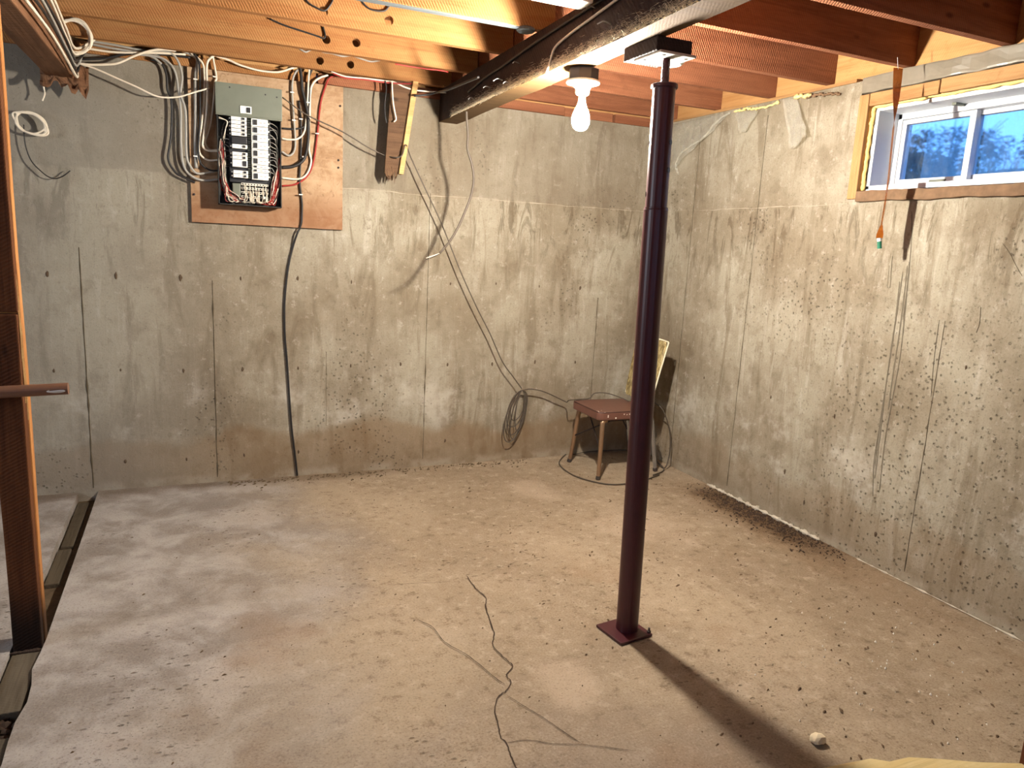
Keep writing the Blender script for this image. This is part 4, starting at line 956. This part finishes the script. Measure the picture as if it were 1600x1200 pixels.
# along the joists and beam
GJ = 'wires along the joist bottoms near the hanging board'
cable([(-2.230,-0.125,2.275),(-2.162,-0.125,2.260),(-2.059,-0.125,2.265),(-1.953,-0.125,2.265),(-1.863,-0.125,2.270),(-1.785,-0.125,2.279)], .0042, 'red', 'red wire along the bottom of the first joist', group=GJ)
cable([(-2.238,-0.120,2.283),(-2.161,-0.120,2.269),(-2.058,-0.120,2.273),(-1.952,-0.120,2.274),(-1.898,-0.120,2.275),(-1.834,-0.120,2.256),(-1.778,-0.120,2.248),(-1.695,-0.120,2.250),(-1.590,-0.120,2.256)], .0042, 'wht', 'white wire looping past the top of the broken board', group=GJ)
cable([(-1.995,-0.535,2.277),(-1.921,-0.535,2.275),(-1.838,-0.535,2.275),(-1.762,-0.535,2.278),(-1.719,-0.535,2.276)], .0035, 'red', 'short red wire tacked under the second joist', group=GJ)
cable([*[(-1.800,-0.200,2.201),(-1.727,-0.200,2.216),(-1.672,-0.200,2.235)]]+[*[(-1.770,-0.676,2.160),(-1.758,-0.786,2.160),(-1.750,-0.900,2.160),(-1.739,-1.042,2.160)]], .006, 'blk', 'black twisted cable climbing onto the main beam', group=GJ)
bx = lambda y, z: (beam_x(y)-.063, y, z)
cable([bx(-.55, 2.19), bx(-.8, 2.215), bx(-1.05, 2.225), bx(-1.3, 2.24), bx(-1.6, 2.252), bx(-2.0, 2.262), bx(-2.5, 2.268), bx(-3.0, 2.27)], .006, 'blk', 'black cable stapled along the side of the main beam')
cable([bx(-1.52, 2.09), bx(-1.56, 2.14), bx(-1.60, 2.185), bx(-1.72, 2.205), bx(-1.95, 2.225), bx(-2.2, 2.245), bx(-2.5, 2.262)], .005, 'wht', 'white cable from the lamp box along the main beam')
cable([*[(-1.948,-0.135,2.272),(-1.941,-0.135,2.227),(-1.948,-0.135,2.159),(-1.945,-0.135,2.092),(-1.935,-0.135,2.051)]], .004, 'blk', 'short black wire end hanging behind the broken board')
cable([*[(-1.914,-0.150,2.274),(-1.911,-0.150,2.220),(-1.905,-0.150,2.162),(-1.895,-0.150,2.113),(-1.887,-0.150,2.076),(-1.899,-0.150,2.060)]], .0038, 'wht', 'short white wire end hanging in front of the broken board')
# black wires drooping out of the bored joist holes
cable([(-2.497,-1.000,2.379),(-2.478,-1.000,2.358),(-2.446,-1.000,2.345),(-2.423,-1.000,2.339),(-2.407,-1.000,2.345),(-2.387,-1.000,2.373),(-2.378,-1.000,2.399)], .004, 'blk', 'black wire drooping through the hole of the third joist')
cable([(-2.271,-1.000,2.411),(-2.241,-1.000,2.384),(-2.210,-1.000,2.374),(-2.165,-1.000,2.379),(-2.145,-1.000,2.400),(-2.131,-1.000,2.421)], .004, 'blk', 'black wire drooping beside the grey duct')
cable([(-2.589,-0.540,2.390),(-2.522,-0.540,2.372),(-2.435,-0.540,2.358),(-2.369,-0.540,2.347),(-2.343,-0.540,2.343),(-2.338,-0.540,2.361),(-2.348,-0.540,2.393)], .0042, 'blk', 'black wire entering the hole of the second joist')
cable([*[(-2.404,-0.115,2.379),(-2.370,-0.115,2.364),(-2.341,-0.115,2.378),(-2.296,-0.115,2.379),(-2.271,-0.115,2.376),(-2.229,-0.115,2.376),(-2.178,-0.115,2.370),(-2.127,-0.115,2.379),(-2.075,-0.115,2.371),(-2.023,-0.115,2.365),(-1.974,-0.115,2.377)]], .0042, 'gry', 'grey wire looping through between the first two joists')

# ---- hanging cord with stripped end
CRD = empty('hanging_cord', (-1.66, -.45, 2.15), 'grey-brown electric cord with a stripped end hanging off the main beam', 'cord')
pts = [*[(-1.550,-0.450,2.177),(-1.569,-0.450,2.201),(-1.582,-0.450,2.157),(-1.579,-0.450,2.081),(-1.568,-0.450,1.995),(-1.567,-0.450,1.918),(-1.539,-0.450,1.842),(-1.525,-0.450,1.765),(-1.535,-0.450,1.685),(-1.563,-0.450,1.604),(-1.602,-0.450,1.510),(-1.654,-0.450,1.421),(-1.707,-0.450,1.358)]]
obj('cord_sheath', tube(pts, .0062, 8, 8), M['brn'], CRD, smooth=True)
e = Vector(pts[-1])
obj('stripped_wire', tube([e, e+Vector((-.03, 0, -.012)), e+Vector((-.075, 0, -.028))], .0022, 6), M['wht'], CRD, label='bare white conductor')
obj('stripped_wire', tube([e, e+Vector((-.025, -.004, -.016)), e+Vector((-.055, 0, -.030)), e+Vector((-.075, .004, -.036))], .0018, 6), M['blk'], CRD, label='black conductor')

# ---- broken board hanging from the first joist
SP = empty('broken_board', (-1.87, -.15, 1.8), 'broken dark board hanging from the first joist with a splintered lower end', 'board')
q0, q1, q2, q3 = (Vector(p) for p in [(-1.909,-0.120,2.280),(-1.792,-0.120,2.289),(-1.862,-0.120,1.785),(-1.939,-0.120,1.786)])
bm = bmesh.new(); n = 10; front = []; th = Vector((0, .024, 0))
for i in range(n+1):
    t = i/n; d = (.0, .02, -.03, .035, -.01, .05, -.035, .0, .03, -.02, 0)[i]
    front.append((bm.verts.new(q0.lerp(q1, t)), bm.verts.new(q3.lerp(q2, t)+Vector((0, 0, d*.8)))))
back = [(bm.verts.new(a.co+th), bm.verts.new(b.co+th*(.6+.4*random.random())+Vector((0, 0, random.uniform(-.02, .02))))) for a, b in front]
for i in range(n):
    bm.faces.new((front[i][0], front[i+1][0], front[i+1][1], front[i][1])); bm.faces.new((back[i][0], back[i][1], back[i+1][1], back[i+1][0]))
    bm.faces.new((front[i][0], back[i][0], back[i+1][0], front[i+1][0])); bm.faces.new((front[i][1], front[i+1][1], back[i+1][1], back[i][1]))
bm.faces.new((front[0][0], front[0][1], back[0][1], back[0][0])); f = bm.faces.new((front[n][0], back[n][0], back[n][1], front[n][1])); f.material_index = 1
obj('board_face', bm, M['splint'], SP)
bm = bmesh.new(); a0, a1, a2, a3 = q1, q1+Vector((.030, -.002, .0)), q2+Vector((.026, -.002, 0)), q2
vs = []
for y in (-.142, -.096):
    for p in (a0, a1, a2, a3): vs.append(bm.verts.new((p.x, y, p.z)))
for f in ((0, 1, 2, 3), (7, 6, 5, 4), (0, 4, 5, 1), (1, 5, 6, 2), (2, 6, 7, 3), (3, 7, 4, 0)): bm.faces.new([vs[i] for i in f])
obj('raw_edge', bm, M['raw'], SP, label='pale raw edge of the broken board')
bm = bmesh.new()
for i in range(14):
    b = q3.lerp(q2, rn(.02, .95)); L = rn(.02, .055); add_tube(bm, [b+Vector((0, .008, .03)), b+Vector((rn(-.006, .006), .004, 0)), b+Vector((rn(-.012, .014), -.002, -L))], [.006, .005, .0006], 4)
obj('splinters', bm, M['splint'], SP, label='splinters at the broken end')

# ---- speaker wire from the panel round the broken board down to the coil and the chair
SW = [*[(-2.488,-0.100,2.126),(-2.360,-0.100,2.051),(-2.173,-0.100,1.985),(-2.031,-0.100,1.917),(-1.933,-0.100,1.882)]]+[*[(-1.887,-0.155,1.871),(-1.851,-0.155,1.885),(-1.830,-0.155,1.945)]]+[*[(-1.780,-0.085,1.886),(-1.707,-0.085,1.750),(-1.583,-0.085,1.524),(-1.451,-0.085,1.245),(-1.338,-0.085,1.032),(-1.244,-0.085,0.872),(-1.147,-0.085,0.687),(-1.061,-0.085,0.580),(-1.002,-0.085,0.506)]]
cable(SW, .0036, 'brn', 'thin grey-brown wire slung from the panel past the broken board to the hanging coil', 'wire', k=6)
cc = [(-1.026,-0.050,0.315)][0]
tp0 = Vector([(-0.980,-0.050,0.486)][0]); lp = [tp0]
for h, w, sk, dp in ((.345, .125, -.085, .0), (.30, .10, -.06, .012), (.24, .12, -.07, -.008), (.33, .07, -.05, .016), (.20, .085, -.05, .006), (.27, .055, -.03, -.012)):
    for i in range(1, 17):
        t = 2*math.pi*i/16; dn = (1-math.cos(t))/2
        lp.append(tp0+Vector((w*math.sin(t)*.55+sk*dn, dp*math.sin(t*.5)-.012*dn, -h*dn)))
cable(lp, .0034, 'brn', 'oblong coil of thin wire hanging low on the back wall left of the chair', 'wire_coil', k=2)
c1 = [*[(-0.990,-0.070,0.490),(-0.925,-0.070,0.497),(-0.830,-0.070,0.476),(-0.732,-0.070,0.433),(-0.657,-0.070,0.400)]]+[(-.70, -.185, .437), (-.62, -.18, .440), (-.54, -.172, .442), (-.50, -.17, .475), (-.42, -.20, .478), (-.34, -.26, .455), (-.31, -.30, .44)]
cable(c1, .0036, 'brn', 'thin wire leading from the hanging coil across to the chair seat', 'wire', k=6)
# ring of wire lying round the chair legs
ring = [*[(-0.208,-0.567,0.006),(-0.408,-0.648,0.006),(-0.602,-0.660,0.006),(-0.708,-0.569,0.006),(-0.766,-0.424,0.006),(-0.756,-0.232,0.006),(-0.689,-0.101,0.006),(-0.539,0.052,0.006)]]+[(-.56, -.03, .012), (-.42, -.02, .02), (-.22, -.03, .02), (-.11, -.10, .03), (-.07, -.25, .02), (-.075, -.40, .008), (-.13, -.50, .007), (-.25, -.56, .006)]
cable(ring, .0042, 'brn', 'large ring of wire lying on the floor around the chair legs', 'wire_loop', k=6)
cable([(-.20, -.30, .46), (-.13, -.40, .42), (-.075, -.42, .32), (-.045, -.43, .20), (-.05, -.44, .08), (-.09, -.46, .012), (-.07, -.35, .01), (-.05, -.25, .10), (-.09, -.20, .24)], .0042, 'brn', 'loop of wire standing up against the right wall behind the chair', 'wire_loop', k=6)

# ---- chair
CH = empty('dinette_chair', (-.45, -.35, 0), 'old dinette chair with brown vinyl seat and gold flecked back in the far corner', 'chair')
X0, X1, Y0, Y1, ZT, ZB = -.668, -.275, -.530, -.165, .432, .378
bm = bmesh.new(); add_box(bm, (X0, Y0, ZB), (X1, Y1, ZT))
vert = [e for e in bm.edges if abs((e.verts[0].co-e.verts[1].co).normalized().z) > .9]
bmesh.ops.bevel(bm, geom=vert, offset=.035, segments=5, affect='EDGES', profile=.5)
top = [e for e in bm.edges if (abs(e.verts[0].co.z-ZT) < 1e-5 and abs(e.verts[1].co.z-ZT) < 1e-5) or (abs(e.verts[0].co.z-ZB) < 1e-5 and abs(e.verts[1].co.z-ZB) < 1e-5)]
bmesh.ops.bevel(bm, geom=top, offset=.010, segments=3, affect='EDGES', profile=.5)
SEAT = obj('seat', bm, M['seat'], CH, label='brown vinyl seat cushion flecked with paint')
def rr(x0, x1, y0, y1, r, z, n=6):
    out = []
    for cx, cy, a0 in ((x1-r, y1-r, 0), (x0+r, y1-r, 90), (x0+r, y0+r, 180), (x1-r, y0+r, 270)):
        for i in range(n+1): a = math.radians(a0+90*i/n); out.append((cx+r*math.cos(a), cy+r*math.sin(a), z))
    return out
bm = bmesh.new(); add_tube(bm, rr(X0+.004, X1-.004, Y0+.004, Y1-.004, .033, ZT-.004), .0042, 6, closed=True); obj('piping', bm, M['piping'], SEAT)
bm = bmesh.new()
for q in range(16):
    x, y, z = (X0+rn(0, .05), Y0+rn(.0, .06), ZT+.0005) if q < 8 else (rn(X0+.04, X1-.05), Y0-.0004, rn(ZB+.012, ZT-.016))
    c = bmesh.ops.create_icosphere(bm, subdivisions=1, radius=rn(.002, .006))
    for v in c['verts']: v.co = Vector((v.co.x+x, v.co.y*.25+y, v.co.z*(.25 if q < 8 else 1)+z))
obj('paint_flecks', bm, M['white_chip'], SEAT)
def leg(name, pts, r, mat, tip=True):
    P = spline(pts, 6); m = len(P); bm = bmesh.new(); add_tube(bm, P, [r*(1-.35*i/(m-1)) for i in range(m)], 12)
    l = obj('leg', bm, mat, CH, smooth=True)
    e = P[-1]; d = (P[-1]-P[-2]).normalized(); bm = bmesh.new(); add_tube(bm, [e-d*.022, e-d*.002, e], [r*.78, r*.85, r*.6], 10); obj('foot_cap', bm, M['rubber'], l)
leg('leg', [(-.60, -.50, .374), (-.626, -.510, .368), (-.632, -.516, .335), (-.640, -.528, .15), (-.648, -.538, .003)], .0185, M['bronze'])
leg('leg', [(-.585, -.195, .374), (-.612, -.19, .368), (-.622, -.184, .335), (-.636, -.168, .15), (-.650, -.152, .003)], .0185, M['bronze'])
leg('leg', [(-.285, -.495, .374), (-.262, -.50, .36), (-.245, -.498, .30), (-.21, -.486, .15), (-.176, -.475, .003)], .0185, M['chrome'])
leg('leg', [(-.285, -.20, .374), (-.262, -.198, .36), (-.245, -.195, .30), (-.21, -.182, .15), (-.176, -.168, .003)], .0185, M['chrome'])
obj('seat_frame', box((X0+.05, Y0+.03, ZB-.014), (X1-.01, Y1-.03, ZB-.001), .003), M['steel'], CH)
for a, b in (((-.56, -.49, .366), (-.638, -.172, .19)), ((-.56, -.21, .366), (-.642, -.525, .19)), ((-.34, -.48, .366), (-.215, -.49, .19)), ((-.34, -.22, .366), (-.215, -.186, .19))):
    obj('brace', tube([a, b], .0045, 7, sm=False), M['steel'], CH)
# backrest: tall tapering padded panel on two tubes
bm = bmesh.new(); nz = 10; rows = []
for i in range(nz+1):
    t = i/nz; z = .475+.395*t; xc = -.272+.078*t; hw = .152+.022*t
    if t > .9: hw -= .010*((t-.9)/.1)**2*3
    if i == 0: hw -= .016
    cy = -.345; row = []
    for yy, dx in ((-hw, .0), (-hw+.012, -.017), (-hw*.5, -.022), (0, -.024), (hw*.5, -.022), (hw-.012, -.017), (hw, .0), (hw-.012, .014), (0, .016), (-hw+.012, .014)): row.append(bm.verts.new((xc+dx, cy+yy, z)))
    rows.append(row)
for a, b in zip(rows, rows[1:]):
    for j in range(10): bm.faces.new((a[j], a[(j+1) % 10], b[(j+1) % 10], b[j]))
bm.faces.new(rows[0][::-1]); bm.faces.new(rows[-1])
BK = obj('backrest', bm, M['gold'], CH, label='tall gold flecked vinyl backrest')
for s in (-1, 1):
    pts = []
    for i in range(nz+1):
        t = i/nz; hw = (.152+.022*t)
        pts.append((-.272+.078*t, -.345+s*(hw+.001), .48+.388*t))
    obj('edge_piping', tube(pts, .005, 6, 2), M['cream'], BK, label='cream piping on the backrest edge')
obj('edge_piping', tube([(-.196, -.517, .869), (-.194, -.43, .873), (-.194, -.345, .874), (-.194, -.26, .873), (-.196, -.173, .869)], .005, 6, 4), M['cream'], BK, label='cream piping on the backrest top')
for s in (-1, 1):
    obj('back_tube', tube([(-.30, -.345+s*.085, .37), (-.262, -.345+s*.085, .372), (-.252, -.345+s*.085, .41), (-.248, -.345+s*.085, .50), (-.215, -.345+s*.085, .66)], .0095, 10), M['chrome'], CH, smooth=True)

# ---- fly paper hanging at the window
FP = empty('fly_paper', (-.14, -1.93, 2.29), 'twisted amber fly paper strip hanging from a joist in front of the window', 'fly paper')
tp = [*[(-0.140,-1.905,2.240),(-0.140,-1.919,2.086),(-0.140,-1.928,1.926),(-0.140,-1.936,1.764),(-0.140,-1.934,1.626),(-0.140,-1.932,1.537)]]
tp[0] = (tp[0][0], tp[0][1], 2.255)
P = spline(tp, 10); bm = bmesh.new(); prev = None
for i, p in enumerate(P):
    t = i/(len(P)-1); a = -.35+1.22*min(1, t/.3)**1.5+(.9*min(1, max(0, t-.86)/.1)); hw = .021 if t < .9 else .016
    d = Vector((math.cos(a), math.sin(a), 0))*hw; cur = (bm.verts.new(p-d), bm.verts.new(p+d))
    if prev: bm.faces.new((prev[0], prev[1], cur[1], cur[0]))
    prev = cur
bmesh.ops.solidify(bm, geom=bm.faces[:], thickness=.0008)
obj('sticky_strip', bm, M['amber'], FP, smooth=True)
e = Vector(tp[-1])
bm = bmesh.new(); ax = Vector((.12, -.1, -1)).normalized(); add_tube(bm, [e+ax*.0, e+ax*.014], .0095, 16); obj('cartridge_cap', bm, M['porc'], FP, label='white upper end of the cartridge')
bm = bmesh.new(); add_tube(bm, [e+ax*.014, e+ax*.046], .0095, 16); obj('cartridge', bm, M['grn'], FP, label='green paper cartridge')
bm = bmesh.new(); add_tube(bm, [(tp[0][0], tp[0][1], 2.25), (tp[0][0], tp[0][1]+.012, 2.3)], .0015, 6); obj('pin', bm, M['galv'], FP)

# ---- torn plastic at the top of the right wall
def sheet(name, quad, nx, ny, label, amp, seed, mat='poly', cat='plastic sheet'):
    a, b, c, d = (Vector(p) for p in quad); bm = bmesh.new(); g = []
    for j in range(ny+1):
        row = []
        for i in range(nx+1):
            u, v = i/nx, j/ny; p = a.lerp(b, u).lerp(d.lerp(c, u), v)
            nv = noise.noise_vector(Vector((u*3.1+seed, v*2.3, seed)))
            p = p+Vector((-abs(nv.x)*amp*v-.002, nv.y*amp*.4*v, nv.z*amp*.4*v)); row.append(bm.verts.new(p))
        g.append(row)
    for j in range(ny):
        for i in range(nx): bm.faces.new((g[j][i], g[j][i+1], g[j+1][i+1], g[j+1][i]))
    bmesh.ops.solidify(bm, geom=bm.faces[:], thickness=.0006)
    return obj(name, bm, M[mat], None, label, cat, smooth=True)
sheet('plastic_flap', [(-0.016,-1.085,2.269),(-0.016,-1.199,2.252),(-0.016,-1.325,2.045),(-0.016,-1.205,1.997)], 12, 14, 'clear plastic flap folded over and hanging left of the window', .05, 2)
sheet('plastic_flap', [(-0.012,-0.703,2.252),(-0.012,-0.915,2.230),(-0.012,-0.827,2.127),(-0.012,-0.780,2.122)], 10, 10, 'small torn plastic flap between the long strip and the big flap', .03, 6)
sheet('plastic_strip', [(-0.008,-0.091,2.259),(-0.008,-0.675,2.260),(-0.008,-0.514,2.163),(-0.008,-0.124,1.954)], 16, 14, 'long torn plastic strip clinging to the top of the right wall by the corner', .03, 9)
bm = bmesh.new(); P = spline([*[(-0.012,-0.669,2.253),(-0.012,-0.569,2.230),(-0.012,-0.492,2.180),(-0.012,-0.425,2.134),(-0.012,-0.314,2.099),(-0.012,-0.212,2.061),(-0.012,-0.167,1.992),(-0.012,-0.204,1.933)]], 10)
P = [p+noise.noise_vector(Vector((i*.5, 3, 1)))*.006 for i, p in enumerate(P)]
add_tube(bm, P, [.010*(.5+abs(noise.noise(Vector((i*.7, 1, 0))))) for i in range(len(P))], 6)
obj('plastic_roll', bm, M['poly'], None, 'crumpled rolled edge of torn plastic running diagonally down the right wall', 'plastic sheet')
def tuft(pts, r, seed, mat, label):
    P = spline(pts, 16); P = [p+noise.noise_vector(Vector((i*.6, seed, 1)))*r*.9 for i, p in enumerate(P)]
    bm = bmesh.new(); add_tube(bm, P, [r*(.5+.9*abs(noise.noise(Vector((i*.8, seed, 0))))) for i in range(len(P))], 7)
    return obj('insulation_strip', bm, M[mat], None, label, 'insulation', smooth=True)
tuft([*[(-0.012,-0.703,2.254),(-0.012,-0.812,2.255),(-0.012,-0.918,2.243),(-0.012,-1.055,2.254)]], .010, 3, 'insul', 'yellow insulation squeezed out on top of the right wall near the corner')
tuft([*[(-0.012,-1.165,2.265),(-0.012,-1.238,2.259),(-0.012,-1.290,2.257)]], .013, 6, 'insul', 'yellow insulation tuft above the hanging plastic flap')
tuft([*[(-0.012,-1.257,2.250),(-0.012,-1.334,2.250),(-0.012,-1.426,2.242),(-0.012,-1.475,2.231)]], .010, 9, 'rot', 'dirty brown fibre clump on the wall top beside the window')
# plastic wrapped plate above the window
bm = box((-.012, -2.95, 2.212), (.20, -1.605, 2.286), .008)
for i in range(1, 36): bmesh.ops.bisect_plane(bm, geom=bm.verts[:]+bm.edges[:]+bm.faces[:], plane_co=(0, -2.95+i*.0386, 0), plane_no=(0, 1, 0))
for z in (2.23, 2.25, 2.27): bmesh.ops.bisect_plane(bm, geom=bm.verts[:]+bm.edges[:]+bm.faces[:], plane_co=(0, 0, z), plane_no=(0, 0, 1))
for v in bm.verts:
    if v.co.x < .02: v.co += noise.noise_vector(Vector((v.co.y*14, v.co.z*20, 1)))*.006
M['wrap'] = plain('dusty_plastic_wrap', S(122, 114, 100), .32, 0, .5, .2, 22)
obj('wrapped_plate', bm, M['wrap'], None, 'wall plate above the window wrapped in dusty crumpled plastic', 'plate')

# ---- grey duct, white strip light, ribbed cap between the joists
DU = empty('metal_duct', (-2.2, -1.25, 2.29), 'flat grey metal duct strip between the third and fourth joists', 'duct')
d0, d1 = (Vector(p) for p in [(-2.377,-1.506,2.285),(-1.687,-1.367,2.285)])
bm = bmesh.new(); T = (d1-d0).normalized()
lf = [(-.030, 0), (.030, 0), (.030, .05), (-.030, .05)]
a0 = Vector((-4.2, d0.y+(d1.y-d0.y)*(-4.2-d0.x)/(d1.x-d0.x), 2.283))
dy = Vector([(-2.010,-1.410,2.284)][0]).y; ex = Vector([(-1.634,-1.341,2.284)][0]).x
add_box(bm, (-4.2, dy-.015, 2.284), (ex-.05, dy+.015, 2.33), .005); obj('duct_body', bm, M['duct'], DU)
obj('duct_end', lathe([(0, 2.276), (.032, 2.276), (.038, 2.281), (.038, 2.289), (.030, 2.294), (0, 2.294)], (ex-.045, dy, 0), 20), M['duct'], DU)
LF = empty('strip_light', (-1.8, -1.66, 2.29), 'white strip light fixture end beside the joists at the top of the picture', 'light fixture')
e0 = Vector([(-1.662,-1.874,2.240)][0])
obj('housing', box((-3.0, e0.y-.105, 2.258), (e0.x, e0.y, 2.32), .018), M['vinyl'], LF, label='white housing')
obj('lens', box((-2.98, e0.y-.098, 2.240), (e0.x-.015, e0.y-.006, 2.262), .010), M['porc'], LF, label='white lens strip')
for x in (-2.9, -1.75): obj('bracket', box((x, e0.y-.07, 2.318), (x+.03, e0.y-.04, 2.475), .001), M['galv'], LF)
CU = empty('ribbed_cap', (-1.355, -2.03, 2.12), 'pale ribbed plastic cap beside the steel post head plate', 'cap')
cc = Vector((-1.36, -1.99, 2.10)); bm = bmesh.new(); rings = []
for r, h in ((.02, -.020), (.036, -.016), (.047, -.004), (.05, .01), (.05, .03)):
    rings.append([bm.verts.new(cc+Vector(((r+(.002 if j % 2 else 0))*math.cos(2*math.pi*j/48), (r+(.002 if j % 2 else 0))*math.sin(2*math.pi*j/48), h))) for j in range(48)])
for a, b in zip(rings, rings[1:]):
    for j in range(48): bm.faces.new((a[j], a[(j+1) % 48], b[(j+1) % 48], b[j]))
bm.faces.new(rings[0][::-1]); bm.faces.new(rings[-1]); obj('ribbed_body', bm, M['tri'], CU)
obj('cap_stem', box((-1.425, -2.0, 2.125), (-1.36, -1.98, 2.14), .001), M['galv'], CU)
obj('cap_stem', box((-1.505, -2.0, 2.128), (-1.42, -1.98, 2.138), .001), M['galv'], CU)

# ---- on the floor by the camera
bm = bmesh.new(); c = bmesh.ops.create_icosphere(bm, subdivisions=2, radius=.020)
for v in c['verts']:
    v.co += noise.noise_vector(v.co*55)*.008; v.co = Vector((v.co.x*1.25-1.262, v.co.y-2.925, max(-.012, v.co.z*.75)+.013))
obj('stone', bm, M['stone'], None, 'pale lump of concrete on the floor at the edge of the post shadow', 'stone')
PLK = [(-1.429,-3.046,0.040),(-1.282,-3.061,0.040),(-1.215,-3.069,0.040),(-1.173,-3.097,0.040),(-1.103,-3.103,0.040),(-1.019,-3.141,0.040),(-0.924,-3.189,0.040),(-0.802,-3.238,0.040),(-0.688,-3.309,0.040)]
bm = bmesh.new(); P = [Vector(p) for p in PLK]; tops = []; off = Vector((.06, -.16, 0))
for p in P: tops.append((bm.verts.new((p.x, p.y, .042)), bm.verts.new((p.x+off.x, p.y+off.y, .042)), bm.verts.new((p.x+off.x, p.y+off.y, .003)), bm.verts.new((p.x-.004, p.y+.006, .003))))
for a, b in zip(tops, tops[1:]):
    for j in range(4): bm.faces.new((a[j], a[(j+1) % 4], b[(j+1) % 4], b[j]))
bm.faces.new(tops[0]); bm.faces.new(tops[-1][::-1])
obj('broken_plank', bm, M['pale'], None, 'pale plank with a ragged broken edge lying at the bottom right', 'plank')
s0 = [(-0.808,-3.217,0.000)][0]
lumber('dark_stud', (s0[0], s0[1]-.05, 0.001), (s0[0]+.089, s0[1]-.012, .62), M['studdark'], None, 'Z', .002, .003, 120, label='dark wooden stub standing at the lower right edge of the picture', cat='stud')
